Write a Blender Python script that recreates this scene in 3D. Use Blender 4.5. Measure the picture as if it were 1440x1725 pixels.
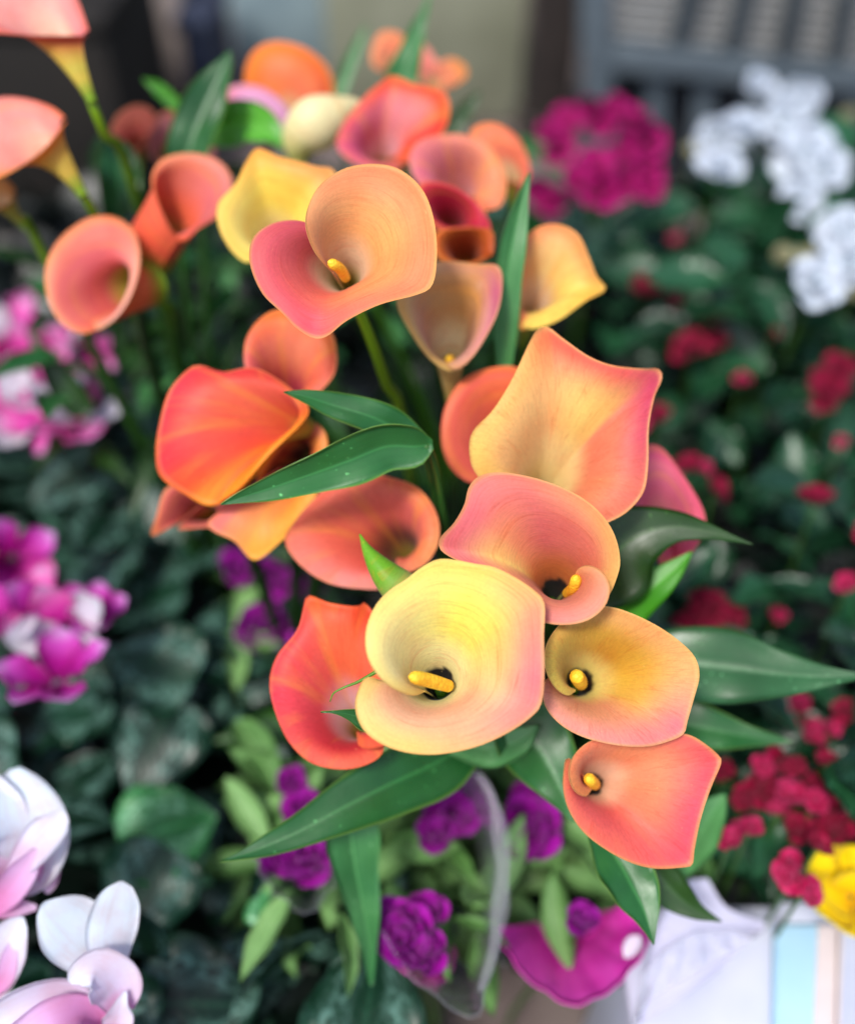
import bpy, math, random
import numpy as np
from mathutils import Vector, Matrix, Quaternion

R_ = random.Random(7)
SC = bpy.context.scene
COL = SC.collection
for o in list(bpy.data.objects):
    bpy.data.objects.remove(o)

# ------------------------------------------------------------------ camera, world, sun, exposure
ZC, PITCH, W = 0.95, 45.0, 0.9326
cam_d = bpy.data.cameras.new('camera')
cam = bpy.data.objects.new('camera', cam_d); COL.objects.link(cam)
cam.location = (0, 0, ZC); cam.rotation_euler = (math.radians(90 - PITCH), 0, 0)
cam_d.sensor_fit = 'HORIZONTAL'; cam_d.sensor_width = 36; cam_d.lens = 36 / W
cam_d.clip_start = 0.01; cam_d.clip_end = 200
cam_d.dof.use_dof = True; cam_d.dof.focus_distance = 0.462
cam_d.dof.aperture_fstop = (36 / W) / 1000 / 0.0195
SC.camera = cam

SUN_EL, SUN_AZ = 58.0, 212.0        # azimuth clockwise from +Y
world = bpy.data.worlds.new('World'); SC.world = world; world.use_nodes = True
nt = world.node_tree; nt.nodes.clear()
sky = nt.nodes.new('ShaderNodeTexSky'); sky.sky_type = 'NISHITA'; sky.sun_disc = False
sky.sun_elevation = math.radians(SUN_EL); sky.sun_rotation = math.radians(SUN_AZ)
sky.air_density = 1.0; sky.dust_density = 2.5; sky.ozone_density = 1.0
bg = nt.nodes.new('ShaderNodeBackground'); bg.inputs['Strength'].default_value = 0.092
wo = nt.nodes.new('ShaderNodeOutputWorld')
nt.links.new(sky.outputs[0], bg.inputs[0]); nt.links.new(bg.outputs[0], wo.inputs[0])

sun_d = bpy.data.lights.new('sun', 'SUN'); sun_d.energy = 1.5; sun_d.angle = math.radians(10)
sun_d.color = (1.0, 0.97, 0.92)
sun = bpy.data.objects.new('sun', sun_d); COL.objects.link(sun)
az, el = math.radians(SUN_AZ), math.radians(SUN_EL)
sd = Vector((math.sin(az) * math.cos(el), math.cos(az) * math.cos(el), math.sin(el)))
sun.rotation_euler = sd.to_track_quat('Z', 'Y').to_euler(); sun.location = sd * 5

SC.view_settings.view_transform = 'Standard'; SC.view_settings.look = 'None'
SC.view_settings.exposure = 1.25; SC.view_settings.gamma = 1
SC.render.engine = 'CYCLES'
SC.cycles.use_denoising = True
SC.cycles.max_bounces = 8; SC.cycles.transparent_max_bounces = 12
SC.cycles.sample_clamp_indirect = 6

# ------------------------------------------------------------------ helpers
FW = np.array([0, math.cos(math.radians(PITCH)), -math.sin(math.radians(PITCH))])
UP = np.array([0, math.sin(math.radians(PITCH)), math.cos(math.radians(PITCH))])
RT = np.array([1.0, 0, 0]); CAM = np.array([0, 0, ZC])

def P(px, py, d):
    """point seen at photograph pixel (1440 x 1725) at camera depth d (metres)"""
    k = W * d / 1440
    return CAM + FW * d + RT * ((px - 720) * k) - UP * ((py - 862.5) * k)

def onz(px, py, z):
    """point seen at a pixel on the horizontal plane of height z"""
    v = P(px, py, 1.0) - CAM
    return CAM + v * ((z - ZC) / v[2])

def lin(c):
    c = np.array(c, float) / 255
    return np.where(c <= 0.04045, c / 12.92, ((c + 0.055) / 1.055) ** 2.4)

def nrm(v): return v / (np.linalg.norm(v, axis=-1, keepdims=True) + 1e-12)
def sst(a, b, x):
    x = np.clip((x - a) / (b - a), 0, 1); return x * x * (3 - 2 * x)

def put(name, me, parent=None, mat=None):
    o = bpy.data.objects.new(name, me); COL.objects.link(o)
    if parent is not None: o.parent = parent
    if mat is not None and not me.materials: me.materials.append(mat)
    return o

def thing(name, label, cat, loc=(0, 0, 0), group=None, kind=None):
    o = bpy.data.objects.new(name, None); COL.objects.link(o)
    o.empty_display_size = 0.02; o.location = [float(x) for x in loc]
    o['label'] = label; o['category'] = cat
    if group: o['group'] = group
    if kind: o['kind'] = kind
    return o

def mesh(name, verts, faces, col=None, st=None, smooth=True):
    me = bpy.data.meshes.new(name)
    me.from_pydata(np.asarray(verts, float).tolist(), [], [tuple(int(i) for i in f) for f in faces])
    if smooth: me.polygons.foreach_set('use_smooth', [True] * len(me.polygons))
    if col is not None:
        a = me.attributes.new('Col', 'FLOAT_COLOR', 'POINT')
        c = np.ones((len(me.vertices), 4)); c[:, :3] = np.clip(col, 0, 1); a.data.foreach_set('color', c.ravel())
    if st is not None:
        a = me.attributes.new('st', 'FLOAT_VECTOR', 'POINT')
        c = np.zeros((len(me.vertices), 3)); c[:, :st.shape[1]] = st; a.data.foreach_set('vector', c.ravel())
    me.update()
    return me

def catmull(keys, n):
    """smooth curve through keys (any columns), n samples spaced by length over the first 3 columns"""
    K = np.asarray(keys, float); m = len(K)
    Q = np.vstack([2 * K[0] - K[1], K, 2 * K[-1] - K[-2]])
    out = []; idx = []
    for i in range(m - 1):
        p0, p1, p2, p3 = Q[i:i + 4]
        for u in np.linspace(0, 1, 24, endpoint=False):
            out.append(0.5 * (2 * p1 + (p2 - p0) * u + (2 * p0 - 5 * p1 + 4 * p2 - p3) * u ** 2 + (3 * p1 - p0 - 3 * p2 + p3) * u ** 3))
            idx.append(i + u)
    out.append(K[-1]); idx.append(m - 1); out = np.array(out); idx = np.array(idx)
    L = np.r_[0, np.cumsum(np.linalg.norm(np.diff(out[:, :3], axis=0), axis=1))]
    t = np.linspace(0, L[-1], n)
    res = np.stack([np.interp(t, L, out[:, c]) for c in range(out.shape[1])], 1)
    return res, np.interp(t, L, idx)

def grid_faces(nu, nv, off=0, flip=False):
    i, j = np.meshgrid(np.arange(nu - 1), np.arange(nv - 1), indexing='ij')
    a = (i * nv + j).ravel() + off
    f = np.stack([a, a + 1, a + nv + 1, a + nv], 1)
    return f[:, ::-1] if flip else f

def sheet(name, G, th, colf, colb, st):
    """closed thin shell from a grid of points G[nu,nv,3] with front/back colours"""
    nu, nv = G.shape[:2]
    du = np.gradient(G, axis=0); dv = np.gradient(G, axis=1)
    N = nrm(np.cross(du, dv))
    th = np.broadcast_to(th, (nu, nv))[..., None]
    A = G + N * th / 2; B = G - N * th / 2
    n = nu * nv
    V = np.vstack([A.reshape(-1, 3), B.reshape(-1, 3)])
    F = [tuple(f) for f in grid_faces(nu, nv, 0, True)] + [tuple(f) for f in grid_faces(nu, nv, n)]
    def strip(ids):
        for a, b in zip(ids[:-1], ids[1:]):
            F.append((a, b, b + n, a + n))
    strip([j for j in range(nv)][::-1]); strip([(nu - 1) * nv + j for j in range(nv)])
    strip([i * nv for i in range(nu)]); strip([i * nv + nv - 1 for i in range(nu)][::-1])
    C = np.vstack([colf.reshape(-1, 3), colb.reshape(-1, 3)]) if colf is not None else None
    S = np.vstack([st.reshape(-1, 2)] * 2)
    return mesh(name, V, F, C, S)

def tube(name, pts, radii, seg=10, col=None, cap=True):
    pts = np.asarray(pts, float); n = len(pts)
    T = nrm(np.gradient(pts, axis=0))
    ref = np.array([0.3, 0.2, 0.93]); ref = nrm(np.cross(T[0], ref))
    V = []; radii = np.broadcast_to(radii, (n,))
    for i in range(n):
        ref = nrm(ref - T[i] * np.dot(ref, T[i])); b = np.cross(T[i], ref)
        a = np.linspace(0, 2 * math.pi, seg, endpoint=False)
        V.append(pts[i] + radii[i] * (np.cos(a)[:, None] * ref + np.sin(a)[:, None] * b))
    V = np.vstack(V); F = []
    for i in range(n - 1):
        for k in range(seg):
            k2 = (k + 1) % seg
            F.append((i * seg + k, i * seg + k2, (i + 1) * seg + k2, (i + 1) * seg + k))
    if cap:
        F.append(tuple(range(seg))[::-1]); F.append(tuple((n - 1) * seg + k for k in range(seg)))
    st = np.stack([np.tile(np.arange(seg) / seg, n), np.repeat(np.linspace(0, 1, n), seg)], 1)
    C = np.repeat(np.asarray(col), seg, axis=0) if col is not None else None
    return mesh(name, V, F, C, st)

def bez(p, n):
    p = [np.asarray(q, float) for q in p]; t = np.linspace(0, 1, n)[:, None]
    return (1 - t) ** 3 * p[0] + 3 * t * (1 - t) ** 2 * p[1] + 3 * t * t * (1 - t) * p[2] + t ** 3 * p[3]

# ------------------------------------------------------------------ materials
class NT:
    def __init__(s, name):
        s.m = bpy.data.materials.new(name); s.m.use_nodes = True; s.t = s.m.node_tree; s.t.nodes.clear()
        s.out = s.t.nodes.new('ShaderNodeOutputMaterial')
    def n(s, typ, **kw):
        nd = s.t.nodes.new('ShaderNode' + typ)
        for k, v in kw.items():
            if k.startswith('_'): setattr(nd, k[1:], v)
            else: s.set(nd, k, v)
        return nd
    def set(s, nd, k, v):
        inp = nd.inputs[int(k[1:])] if k[0] == 'i' and k[1:].isdigit() else nd.inputs[k.replace('__', ' ')]
        if isinstance(v, bpy.types.NodeSocket): s.t.links.new(v, inp)
        elif hasattr(v, 'outputs'): s.t.links.new(v.outputs[0], inp)
        else: inp.default_value = v
    def math(s, op, a, b=0.0, clamp=False):
        return s.n('Math', _operation=op, _use_clamp=clamp, i0=a, i1=b).outputs[0]
    def mixc(s, f, a, b, bt='MIX'):
        nd = s.n('Mix', _data_type='RGBA', _blend_type=bt); nd.clamp_factor = True
        s.set(nd, 'i0', f); s.set(nd, 'i6', a); s.set(nd, 'i7', b)
        return nd.outputs[2]
    def ramp(s, f, stops):
        nd = s.n('ValToRGB', i0=f); e = nd.color_ramp.elements
        while len(e) < len(stops): e.new(0.5)
        for k, (p, c) in enumerate(stops):
            e[k].position = p; e[k].color = (*c, 1) if len(c) == 3 else c
        return nd.outputs[0]
    def vscale(s, v, sc):
        return s.n('Mapping', Vector=v, Scale=sc).outputs[0]
    def noise(s, v, scale, det=3.0, dist=0.0, rough=0.5):
        return s.n('TexNoise', Vector=v, Scale=scale, Detail=det, Distortion=dist, Roughness=rough).outputs[0]
    def surf(s, sh): s.t.links.new(sh.outputs[0] if hasattr(sh, 'outputs') else sh, s.out.inputs[0]); return s.m

def rgb(c): return (*[float(x) for x in lin(c)], 1.0)

def petal_mat(name, vein=0.35, trans=0.28, rough=0.42, fine=1.0, streak=0.0, vs=(6, 38, 1)):
    g = NT(name)
    at = g.n('Attribute', _attribute_name='Col'); st = g.n('Attribute', _attribute_name='st').outputs['Vector']
    ob = g.n('TexCoord').outputs['Object']
    # slow blotches of hue, fine cell grain, and veins running with the sheet
    blot = g.noise(ob, 55, 3)
    c1 = g.mixc(g.math('MULTIPLY', g.math('SUBTRACT', blot, 0.42, True), 1.1), at.outputs['Color'],
                g.mixc(0.45, at.outputs['Color'], rgb((228, 84, 92)), 'MULTIPLY'))
    v1 = g.noise(g.vscale(st, vs), 1.0, 4, 0.9, 0.62)
    v2 = g.noise(g.vscale(st, (150, 5, 1)), 1.0, 3, 0.4)
    ln = g.math('MULTIPLY', g.math('SUBTRACT', v1, 0.53, True), 6.0, True)
    l2 = g.math('MULTIPLY', g.math('SUBTRACT', v2, 0.50, True), 4.0, True)
    ln = g.math('ADD', g.math('MULTIPLY', ln, 0.85), g.math('MULTIPLY', l2, 0.12), True)
    c2 = g.mixc(g.math('MULTIPLY', ln, vein), c1, g.mixc(1.0, c1, rgb((236, 160, 142)), 'MULTIPLY'))
    if streak:
        sk = g.math('MULTIPLY', g.math('SUBTRACT', g.noise(g.vscale(st, (1.2, 8.5, 1)), 1.0, 3, 0.5), 0.5, True), 5.0, True)
        c2 = g.mixc(g.math('MULTIPLY', sk, streak), c2, g.mixc(0.55, c2, rgb((252, 168, 60))))
    sc = g.math('MULTIPLY', g.math('SUBTRACT', g.noise(g.vscale(st, (14, 30, 1)), 1.3, 2, 0.3), 0.73, True), 14.0, True)
    c2 = g.mixc(g.math('MULTIPLY', sc, 0.5), c2, rgb((252, 216, 140)))
    l3 = g.noise(g.vscale(st, (16, 150, 1)), 1.0, 2, 0.5)
    c2 = g.mixc(0.22 * fine, c2, g.ramp(l3, [(0.35, (0.55,) * 3), (0.6, (1.0,) * 3)]), 'MULTIPLY')
    grain = g.noise(ob, 700, 2)
    c3 = g.mixc(0.14 * fine, c2, g.ramp(grain, [(0.3, (0.4,) * 3), (0.7, (1.0,) * 3)]), 'MULTIPLY')
    hgt = g.math('ADD', g.math('MULTIPLY', ln, -0.25), g.math('MULTIPLY', grain, 0.16))
    bmp = g.n('Bump', Strength=0.25, Distance=0.0006, Height=hgt)
    pr = g.n('BsdfPrincipled', Base__Color=c3, Roughness=rough, Normal=bmp)
    pr.inputs['Specular IOR Level'].default_value = 0.22
    pr.inputs['Sheen Weight'].default_value = 0.06
    tr = g.n('BsdfTranslucent', Color=g.mixc(0.3, c3, c3, 'MULTIPLY'), Normal=bmp)
    return g.surf(g.n('MixShader', i0=trans, i1=pr, i2=tr))

def leaf_mat(name, dark, light, rough=0.38, mark=None, trans=0.16, par=True, spec=0.5, edge=None):
    """st.x across (-1..1), st.y along"""
    g = NT(name)
    st = g.n('Attribute', _attribute_name='st').outputs['Vector']
    ob = g.n('TexCoord').outputs['Object']; oi = g.n('ObjectInfo').outputs['Random']
    sx = g.n('SeparateXYZ', Vector=st)
    ax = g.math('ABSOLUTE', sx.outputs[0])
    big = g.noise(ob, 28, 4)
    f = g.math('ADD', g.math('MULTIPLY', big, 0.75), g.math('MULTIPLY', oi, 0.45))
    c = g.ramp(g.math('SUBTRACT', f, 0.12), [(0.15, lin(dark)), (0.85, lin(light))])
    if par:   # lines running along the blade towards the tip
        vv = g.noise(g.vscale(st, (26, 1.2, 1)), 1.0, 3, 0.2)
    else:     # side veins slanting off the midrib
        q = g.math('ADD', g.math('MULTIPLY', ax, -0.5), sx.outputs[1])
        vv = g.math('ABSOLUTE', g.math('SINE', g.math('MULTIPLY', q, 26.0)))
    c = g.mixc(0.22, c, g.ramp(vv, [(0.3, (0.35,) * 3), (0.65, (1,) * 3)]), 'MULTIPLY')
    mid = g.math('SUBTRACT', 1.0, g.math('MULTIPLY', ax, 14.0), True)
    c = g.mixc(g.math('MULTIPLY', mid, 0.24), c, rgb(tuple(min(255, x * 1.35 + 18) for x in light)))
    if mark is not None:   # silver marbling between midrib and margin
        band = g.ramp(ax, [(0.18, (0, 0, 0)), (0.4, (1, 1, 1)), (0.62, (1, 1, 1)), (0.85, (0, 0, 0))])
        nz = g.ramp(g.noise(g.vscale(st, (3, 4, 1)), 2.4, 5, 0.8, 0.65), [(0.42, (0, 0, 0)), (0.62, (1, 1, 1))])
        c = g.mixc(g.math('MULTIPLY', g.math('MULTIPLY', band, nz), 0.8), c, rgb(mark))
    dn = g.n('TexNoise', Vector=ob, Scale=420.0, Detail=0.0).outputs[0]
    c = g.mixc(g.math('MULTIPLY', g.math('SUBTRACT', g.math('MULTIPLY', dn, g.math('ADD', 0.72, g.math('MULTIPLY', big, 0.5))), 0.77, True), 4.0, True), c, rgb(tuple(min(255, x * 1.5 + 50) for x in light)))
    if edge is not None:
        c = g.mixc(g.ramp(ax, [(0.9, (0, 0, 0)), (1.0, (0.7, 0.7, 0.7))]), c, rgb(edge))
    h = g.math('ADD', g.math('MULTIPLY', vv, 0.5), g.math('MULTIPLY', g.noise(ob, 300, 3), 0.5))
    bmp = g.n('Bump', Strength=0.22, Distance=0.0012, Height=h)
    ro = g.math('ADD', g.math('MULTIPLY', g.noise(ob, 60, 3), 0.25), rough - 0.12)
    pr = g.n('BsdfPrincipled', Base__Color=c, Roughness=ro, Normal=bmp)
    pr.inputs['Specular IOR Level'].default_value = spec
    tr = g.n('BsdfTranslucent', Color=g.mixc(1.0, c, rgb((215, 235, 120)), 'MULTIPLY'))
    return g.surf(g.n('MixShader', i0=trans, i1=pr, i2=tr))

def plain_mat(name, c1, c2, scale=30, rough=0.6, bump=0.2, spec=0.4, stretch=(1, 1, 1), trans=0.0):
    g = NT(name)
    ob = g.n('TexCoord').outputs['Object']
    nz = g.noise(g.vscale(ob, stretch), scale, 5)
    c = g.ramp(nz, [(0.3, lin(c1)), (0.7, lin(c2))])
    bmp = g.n('Bump', Strength=bump, Distance=0.003, Height=g.noise(g.vscale(ob, stretch), scale * 4, 4))
    pr = g.n('BsdfPrincipled', Base__Color=c, Roughness=rough, Normal=bmp)
    pr.inputs['Specular IOR Level'].default_value = spec
    if trans:
        return g.surf(g.n('MixShader', i0=trans, i1=pr, i2=g.n('BsdfTranslucent', Color=c)))
    return g.surf(pr)

def stem_mat():
    g = NT('stem_green')
    at = g.n('Attribute', _attribute_name='Col').outputs['Color']
    st = g.n('Attribute', _attribute_name='st').outputs['Vector']
    l = g.noise(g.vscale(st, (22, 2, 1)), 1.0, 3)
    c = g.mixc(0.3, at, g.ramp(l, [(0.35, (0.45,) * 3), (0.65, (1,) * 3)]), 'MULTIPLY')
    pr = g.n('BsdfPrincipled', Base__Color=c, Roughness=0.35); pr.inputs['Specular IOR Level'].default_value = 0.4
    return g.surf(g.n('MixShader', i0=0.12, i1=pr, i2=g.n('BsdfTranslucent', Color=c)))

def spadix_mat():
    g = NT('spadix_pollen')
    ob = g.n('TexCoord').outputs['Object']
    vo = g.n('TexVoronoi', Vector=ob, Scale=620.0).outputs['Distance']
    c = g.mixc(0.45, g.ramp(g.noise(ob, 160, 3), [(0.3, lin((244, 172, 24))), (0.7, lin((254, 220, 60)))]), g.ramp(vo, [(0.1, (1, 1, 1)), (0.6, (0.7, 0.58, 0.3))]), 'MULTIPLY')
    bmp = g.n('Bump', Strength=0.7, Distance=0.0006, Height=vo)
    return g.surf(g.n('BsdfPrincipled', Base__Color=c, Roughness=0.6, Normal=bmp))

def cello_mat():
    g = NT('clear_cellophane')
    ob = g.n('TexCoord').outputs['Object']
    bmp = g.n('Bump', Strength=0.9, Distance=0.006, Height=g.noise(ob, 42, 4, 2.0))
    gl = g.n('BsdfGlossy', Color=(1, 1, 1, 1), Roughness=0.16, Normal=bmp)
    df = g.n('BsdfDiffuse', Color=(0.8, 0.82, 0.9, 1))
    tp = g.n('BsdfTransparent', Color=(0.97, 0.97, 0.98, 1))
    lw = g.n('LayerWeight', Blend=0.35, Normal=bmp)
    a = g.n('MixShader', i0=0.1, i1=tp, i2=df)
    return g.surf(g.n('MixShader', i0=g.math('MULTIPLY', lw.outputs['Facing'], 0.8), i1=a, i2=gl))

M_PETAL = petal_mat('calla_petal', 0.42, rough=0.5, streak=0.14); M_SOFT = petal_mat('calla_petal_soft', 0.4, rough=0.46, streak=0.6)
M_CYC = petal_mat('cyclamen_petal', 0.22, 0.48, 0.55, 0.3, vs=(9, 1.2, 1)); M_ROSE = petal_mat('rose_petal', 0.15, 0.2, 0.6, 0.4, vs=(8, 1.5, 1))
M_STEM = stem_mat(); M_SPADIX = spadix_mat(); M_CELLO = cello_mat()
M_CLEAF = leaf_mat('calla_leaf_green', (18, 66, 26), (52, 122, 58), 0.36, edge=(120, 160, 70))
M_CLEAF_L = leaf_mat('calla_leaf_light', (44, 110, 52), (96, 160, 92), 0.4)
M_CLEAF_M = leaf_mat('calla_leaf_mid', (18, 56, 18), (64, 116, 72), 0.34)
M_CLEAF_B = leaf_mat('calla_leaf_bright', (40, 120, 12), (86, 168, 40), 0.4)
M_CLEAF_D = leaf_mat('calla_leaf_dark', (14, 44, 6), (42, 84, 22), 0.4)
M_CYLEAF = leaf_mat('cyclamen_leaf', (5, 27, 17), (25, 66, 44), 0.36, mark=(104, 146, 132), par=False, spec=0.4)
M_CYLEAF_B = leaf_mat('cyclamen_leaf_bright', (36, 110, 48), (92, 176, 104), 0.34, mark=(150, 210, 165), par=False)
M_RLEAF = leaf_mat('rose_leaf', (8, 37, 21), (40, 94, 58), 0.34, par=False, spec=0.6)
M_LLEAF = leaf_mat('lisianthus_leaf', (66, 112, 48), (138, 182, 112), 0.5, spec=0.3)
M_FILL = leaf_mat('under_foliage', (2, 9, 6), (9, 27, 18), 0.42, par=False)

# ------------------------------------------------------------------ calla builder
YEL, GRN = (232, 206, 90), (120, 160, 30)
def spathe(keys, D, throat, base, stops, r=0.75, thr=(235, 200, 150), dark=False, dk=0.21, edge=(246, 200, 116), outer=None,
           lip=0.5, NT_=120, NS=40, front=True, name='spathe', parent=None, neck=None, th=0.0006, seed=0, tube_k=0.4, soft=0.12, rad=False):
    """spathe lofted from a narrow tube through the throat to a rim given in 3-D; stops: (key fraction, rim colour, middle colour)"""
    K3 = np.array([P(k[0], k[1], D + k[2] / 100) for k in keys])
    Rm, idx = catmull(K3, NT_); fr = idx / (len(keys) - 1)
    C = P(throat[0], throat[1], D + throat[2] / 100); B = P(base[0], base[1], D + base[2] / 100)
    a = nrm(C - B); t = np.linspace(0, 1, NT_)[:, None]
    Rp = Rm - C; z = (Rp @ a)[:, None]; pv = Rp - z * a
    rho = np.linalg.norm(pv, axis=1, keepdims=True); e = pv / (rho + 1e-9)
    rt = np.minimum(r / 100 * (1.18 - 0.36 * t), rho * 0.9 + 0.0006)
    P0 = B + e * r / 100 * tube_k; P1 = C + e * rt + a * np.minimum(z * 0.1, 0.004)
    flare = np.clip(rho / 0.03, 0, 1)
    P2 = C + e * (rt + (rho - rt) * 0.46) + a * (z + lip / 100 * flare); P3 = Rm
    w = max(3, int(NT_ * soft)); kn = np.hanning(2 * w + 1); kn /= kn.sum()
    def smooth(Q):
        q = np.vstack([2 * Q[0] - Q[w:0:-1], Q, 2 * Q[-1] - Q[-2:-w - 2:-1]])
        return np.stack([np.convolve(q[:, k], kn, 'valid') for k in range(3)], 1)
    P2 = smooth(P2); P1 = smooth(P1); Ps = smooth(P3); Ps[0], Ps[-1] = P3[0], P3[-1]
    s = np.linspace(0, 1, NS)[None, :, None]
    G = ((1 - s) ** 3 * P0[:, None] + 3 * s * (1 - s) ** 2 * P1[:, None] + 3 * s * s * (1 - s) * P2[:, None] + s ** 3 * Ps[:, None] + s ** 7 * (P3 - Ps)[:, None])
    rg = np.random.default_rng(seed + 11)
    ph = rg.uniform(0, 6.28, 4); u = t[:, :, None]
    wav = (np.sin(u * 17 + ph[0] + s * 3) + 0.6 * np.sin(u * 31 + ph[1] - s * 5) + 0.5 * np.sin(u * 9 + s * 11 + ph[2]))
    du = np.gradient(G, axis=0); dv = np.gradient(G, axis=1); N = nrm(np.cross(du, dv))
    G = G + N * wav * 0.00032 * sst(0.3, 0.7, s) * flare[:, None]
    # colours
    sf = np.array([q[0] for q in stops]); rc = np.array([lin(q[1]) for q in stops]); mc = np.array([lin(q[2]) for q in stops])
    o = np.argsort(sf); sf, rc, mc = sf[o], rc[o], mc[o]
    def interp(c): return np.stack([np.interp(fr, sf, c[:, k]) for k in range(3)], 1)[:, None, :]
    rim, mid = interp(rc), interp(mc); S = s
    tc = lin(thr)
    cf = tc * (1 - sst(0.30, 0.54, S)) + mid * sst(0.30, 0.54, S)
    cf = cf * (1 - sst(0.66, 0.97, S)) + rim * sst(0.66, 0.97, S)
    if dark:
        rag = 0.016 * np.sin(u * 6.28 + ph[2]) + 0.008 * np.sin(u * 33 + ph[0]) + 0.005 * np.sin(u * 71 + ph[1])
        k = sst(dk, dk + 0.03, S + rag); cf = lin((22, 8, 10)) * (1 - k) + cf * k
    else:
        k = sst(0.1, 0.3, S); cf = lin((190, 170, 70)) * (1 - k) + cf * k
    oc = np.array([lin(outer)])[:, None, :] if outer else rim * 0.8 + mid * 0.2
    nk = lin(neck or (186, 186, 66))
    cb = lin(GRN) * (1 - sst(0.0, 0.2, S)) + nk * sst(0.0, 0.2, S)
    cb = cb * (1 - sst(0.2, 0.72, S)) + oc * sst(0.2, 0.72, S)
    ed = sst(0.968, 1.0, S) * (0.6 if front else 0.32)
    cf = cf * (1 - ed) + lin(edge) * ed; cb = cb * (1 - ed) + lin(edge) * ed
    if np.sum(N * (a - 1.2 * e)[:, None] * (np.abs(s - .7) < .25)) < 0: cf, cb = cb, cf    # front colours go on the hollow side
    st = np.stack(np.broadcast_arrays(t * 1.0 + 0 * s[..., 0], s[..., 0] + 0 * t), -1)
    if rad: st = np.stack([st[..., 1] * 0.9, st[..., 0] * 1.9], -1)
    thk = th * (1.4 - 0.7 * s[..., 0]) + 0 * t
    me = sheet('spathe', G, thk, cf + 0 * G, cb + 0 * G, st)
    return put(name, me, parent, M_PETAL if front else M_SOFT), C, B, a

ROOTS = [np.array(q) for q in ((0.02, 0.42, 0.08), (-0.20, 0.60, 0.08), (0.05, 0.68, 0.08), (0.12, 0.40, 0.08), (-0.12, 0.46, 0.08))]
def calla(label, keys, D, throat, base, stops, stem=None, spad=None, sr=0.40, group='calla lilies in bloom', spr=0.34, root=None, **kw):
    B = P(base[0], base[1], D + base[2] / 100)
    rt = ROOTS[root] if root is not None else min(ROOTS, key=lambda q: np.linalg.norm((q - B)[:2]))
    t = thing('calla_lily', label, 'calla lily', (0, 0, 0), group)
    sp, C, B, a = spathe(keys, D, throat, base, stops, parent=t, **kw)
    sr /= 100
    if stem:
        K = [B + a * 0.008] + [P(*k) for k in stem]
        K.append(K[-1] * 0.35 + rt * 0.65 + np.array([0, 0, 0.05])); K.append(rt)
        pts, _ = catmull(K, 44)
    else:
        pts = bez([B + a * 0.008, B - a * 0.07, rt + np.array([0, 0, 0.30]), rt], 30)
    v = np.linspace(0, 1, len(pts))
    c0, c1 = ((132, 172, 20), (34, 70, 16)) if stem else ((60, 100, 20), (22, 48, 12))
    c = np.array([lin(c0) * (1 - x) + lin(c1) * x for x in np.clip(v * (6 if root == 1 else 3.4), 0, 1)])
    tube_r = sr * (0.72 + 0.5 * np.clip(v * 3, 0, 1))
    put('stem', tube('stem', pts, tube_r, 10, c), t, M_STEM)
    if spad:
        K = np.array([P(k[0], k[1], D + k[2] / 100) for k in spad])
        pts = bez([K[0], K[0] * 0.66 + K[-1] * 0.34, K[0] * 0.33 + K[-1] * 0.67, K[-1]], 24) if len(K) == 2 else catmull(K, 24)[0]
        v = np.linspace(0, 1, 24); rr = spr / 100 * (0.9 + 0.1 * np.sin(v * 3.1)) * np.sqrt(np.clip(1 - sst(0.8, 1.0, v) ** 2 * 0.985, 0.015, 1))
        put('spadix', tube('spadix', pts, rr, 14), t, M_SPADIX)
    return t

# ------------------------------------------------------------------ blade builder (leaves and petals)
def blade_grid(spine, roll=0.0, fold=0.25, cup=0.0, prof=None, NU=28, NV=9, wave=0.0, seed=0, facing=None):
    """spine keys: (point xyz, half width m); G[u along, v across]"""
    K = np.array([list(k[0]) + [k[1]] for k in spine])
    C, _ = catmull(K, NU)
    S = C[:, :3]; w = np.clip(C[:, 3], 0.0002, None)
    T = nrm(np.gradient(S, axis=0))
    rg = np.random.default_rng(seed); ph = rg.uniform(0, 6.28, 3)
    V = nrm(CAM - S) if facing is None else np.broadcast_to(facing, S.shape)
    side = nrm(np.cross(T, V)); nr = np.cross(side, T)
    rl = np.radians(np.interp(np.linspace(0, 1, NU), np.linspace(0, 1, len(np.atleast_1d(roll))), np.atleast_1d(roll)))[:, None]
    side, nr = side * np.cos(rl) + nr * np.sin(rl), nr * np.cos(rl) - side * np.sin(rl)
    x = np.linspace(-1, 1, NV)[None, :, None]; w = w[:, None, None]
    uu = np.linspace(0, 1, NU)[:, None, None]
    h = fold * np.abs(x) + cup * x * x + wave * np.sin(uu * 16 + ph[0] + 1.5 * np.sign(x)) * np.abs(x) ** 2
    h = h - fold * 0.12 * np.exp(-(x * 6) ** 2) 
    G = S[:, None] + side[:, None] * x * w + nr[:, None] * h * w
    st = np.stack(np.broadcast_arrays(x[..., 0] + 0 * uu[..., 0], uu[..., 0] + 0 * x[..., 0]), -1)
    return G, st

def pxspine(keys):
    return [(P(x, y, d), hw * W * d / 1440) for x, y, d, hw in keys]

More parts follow.
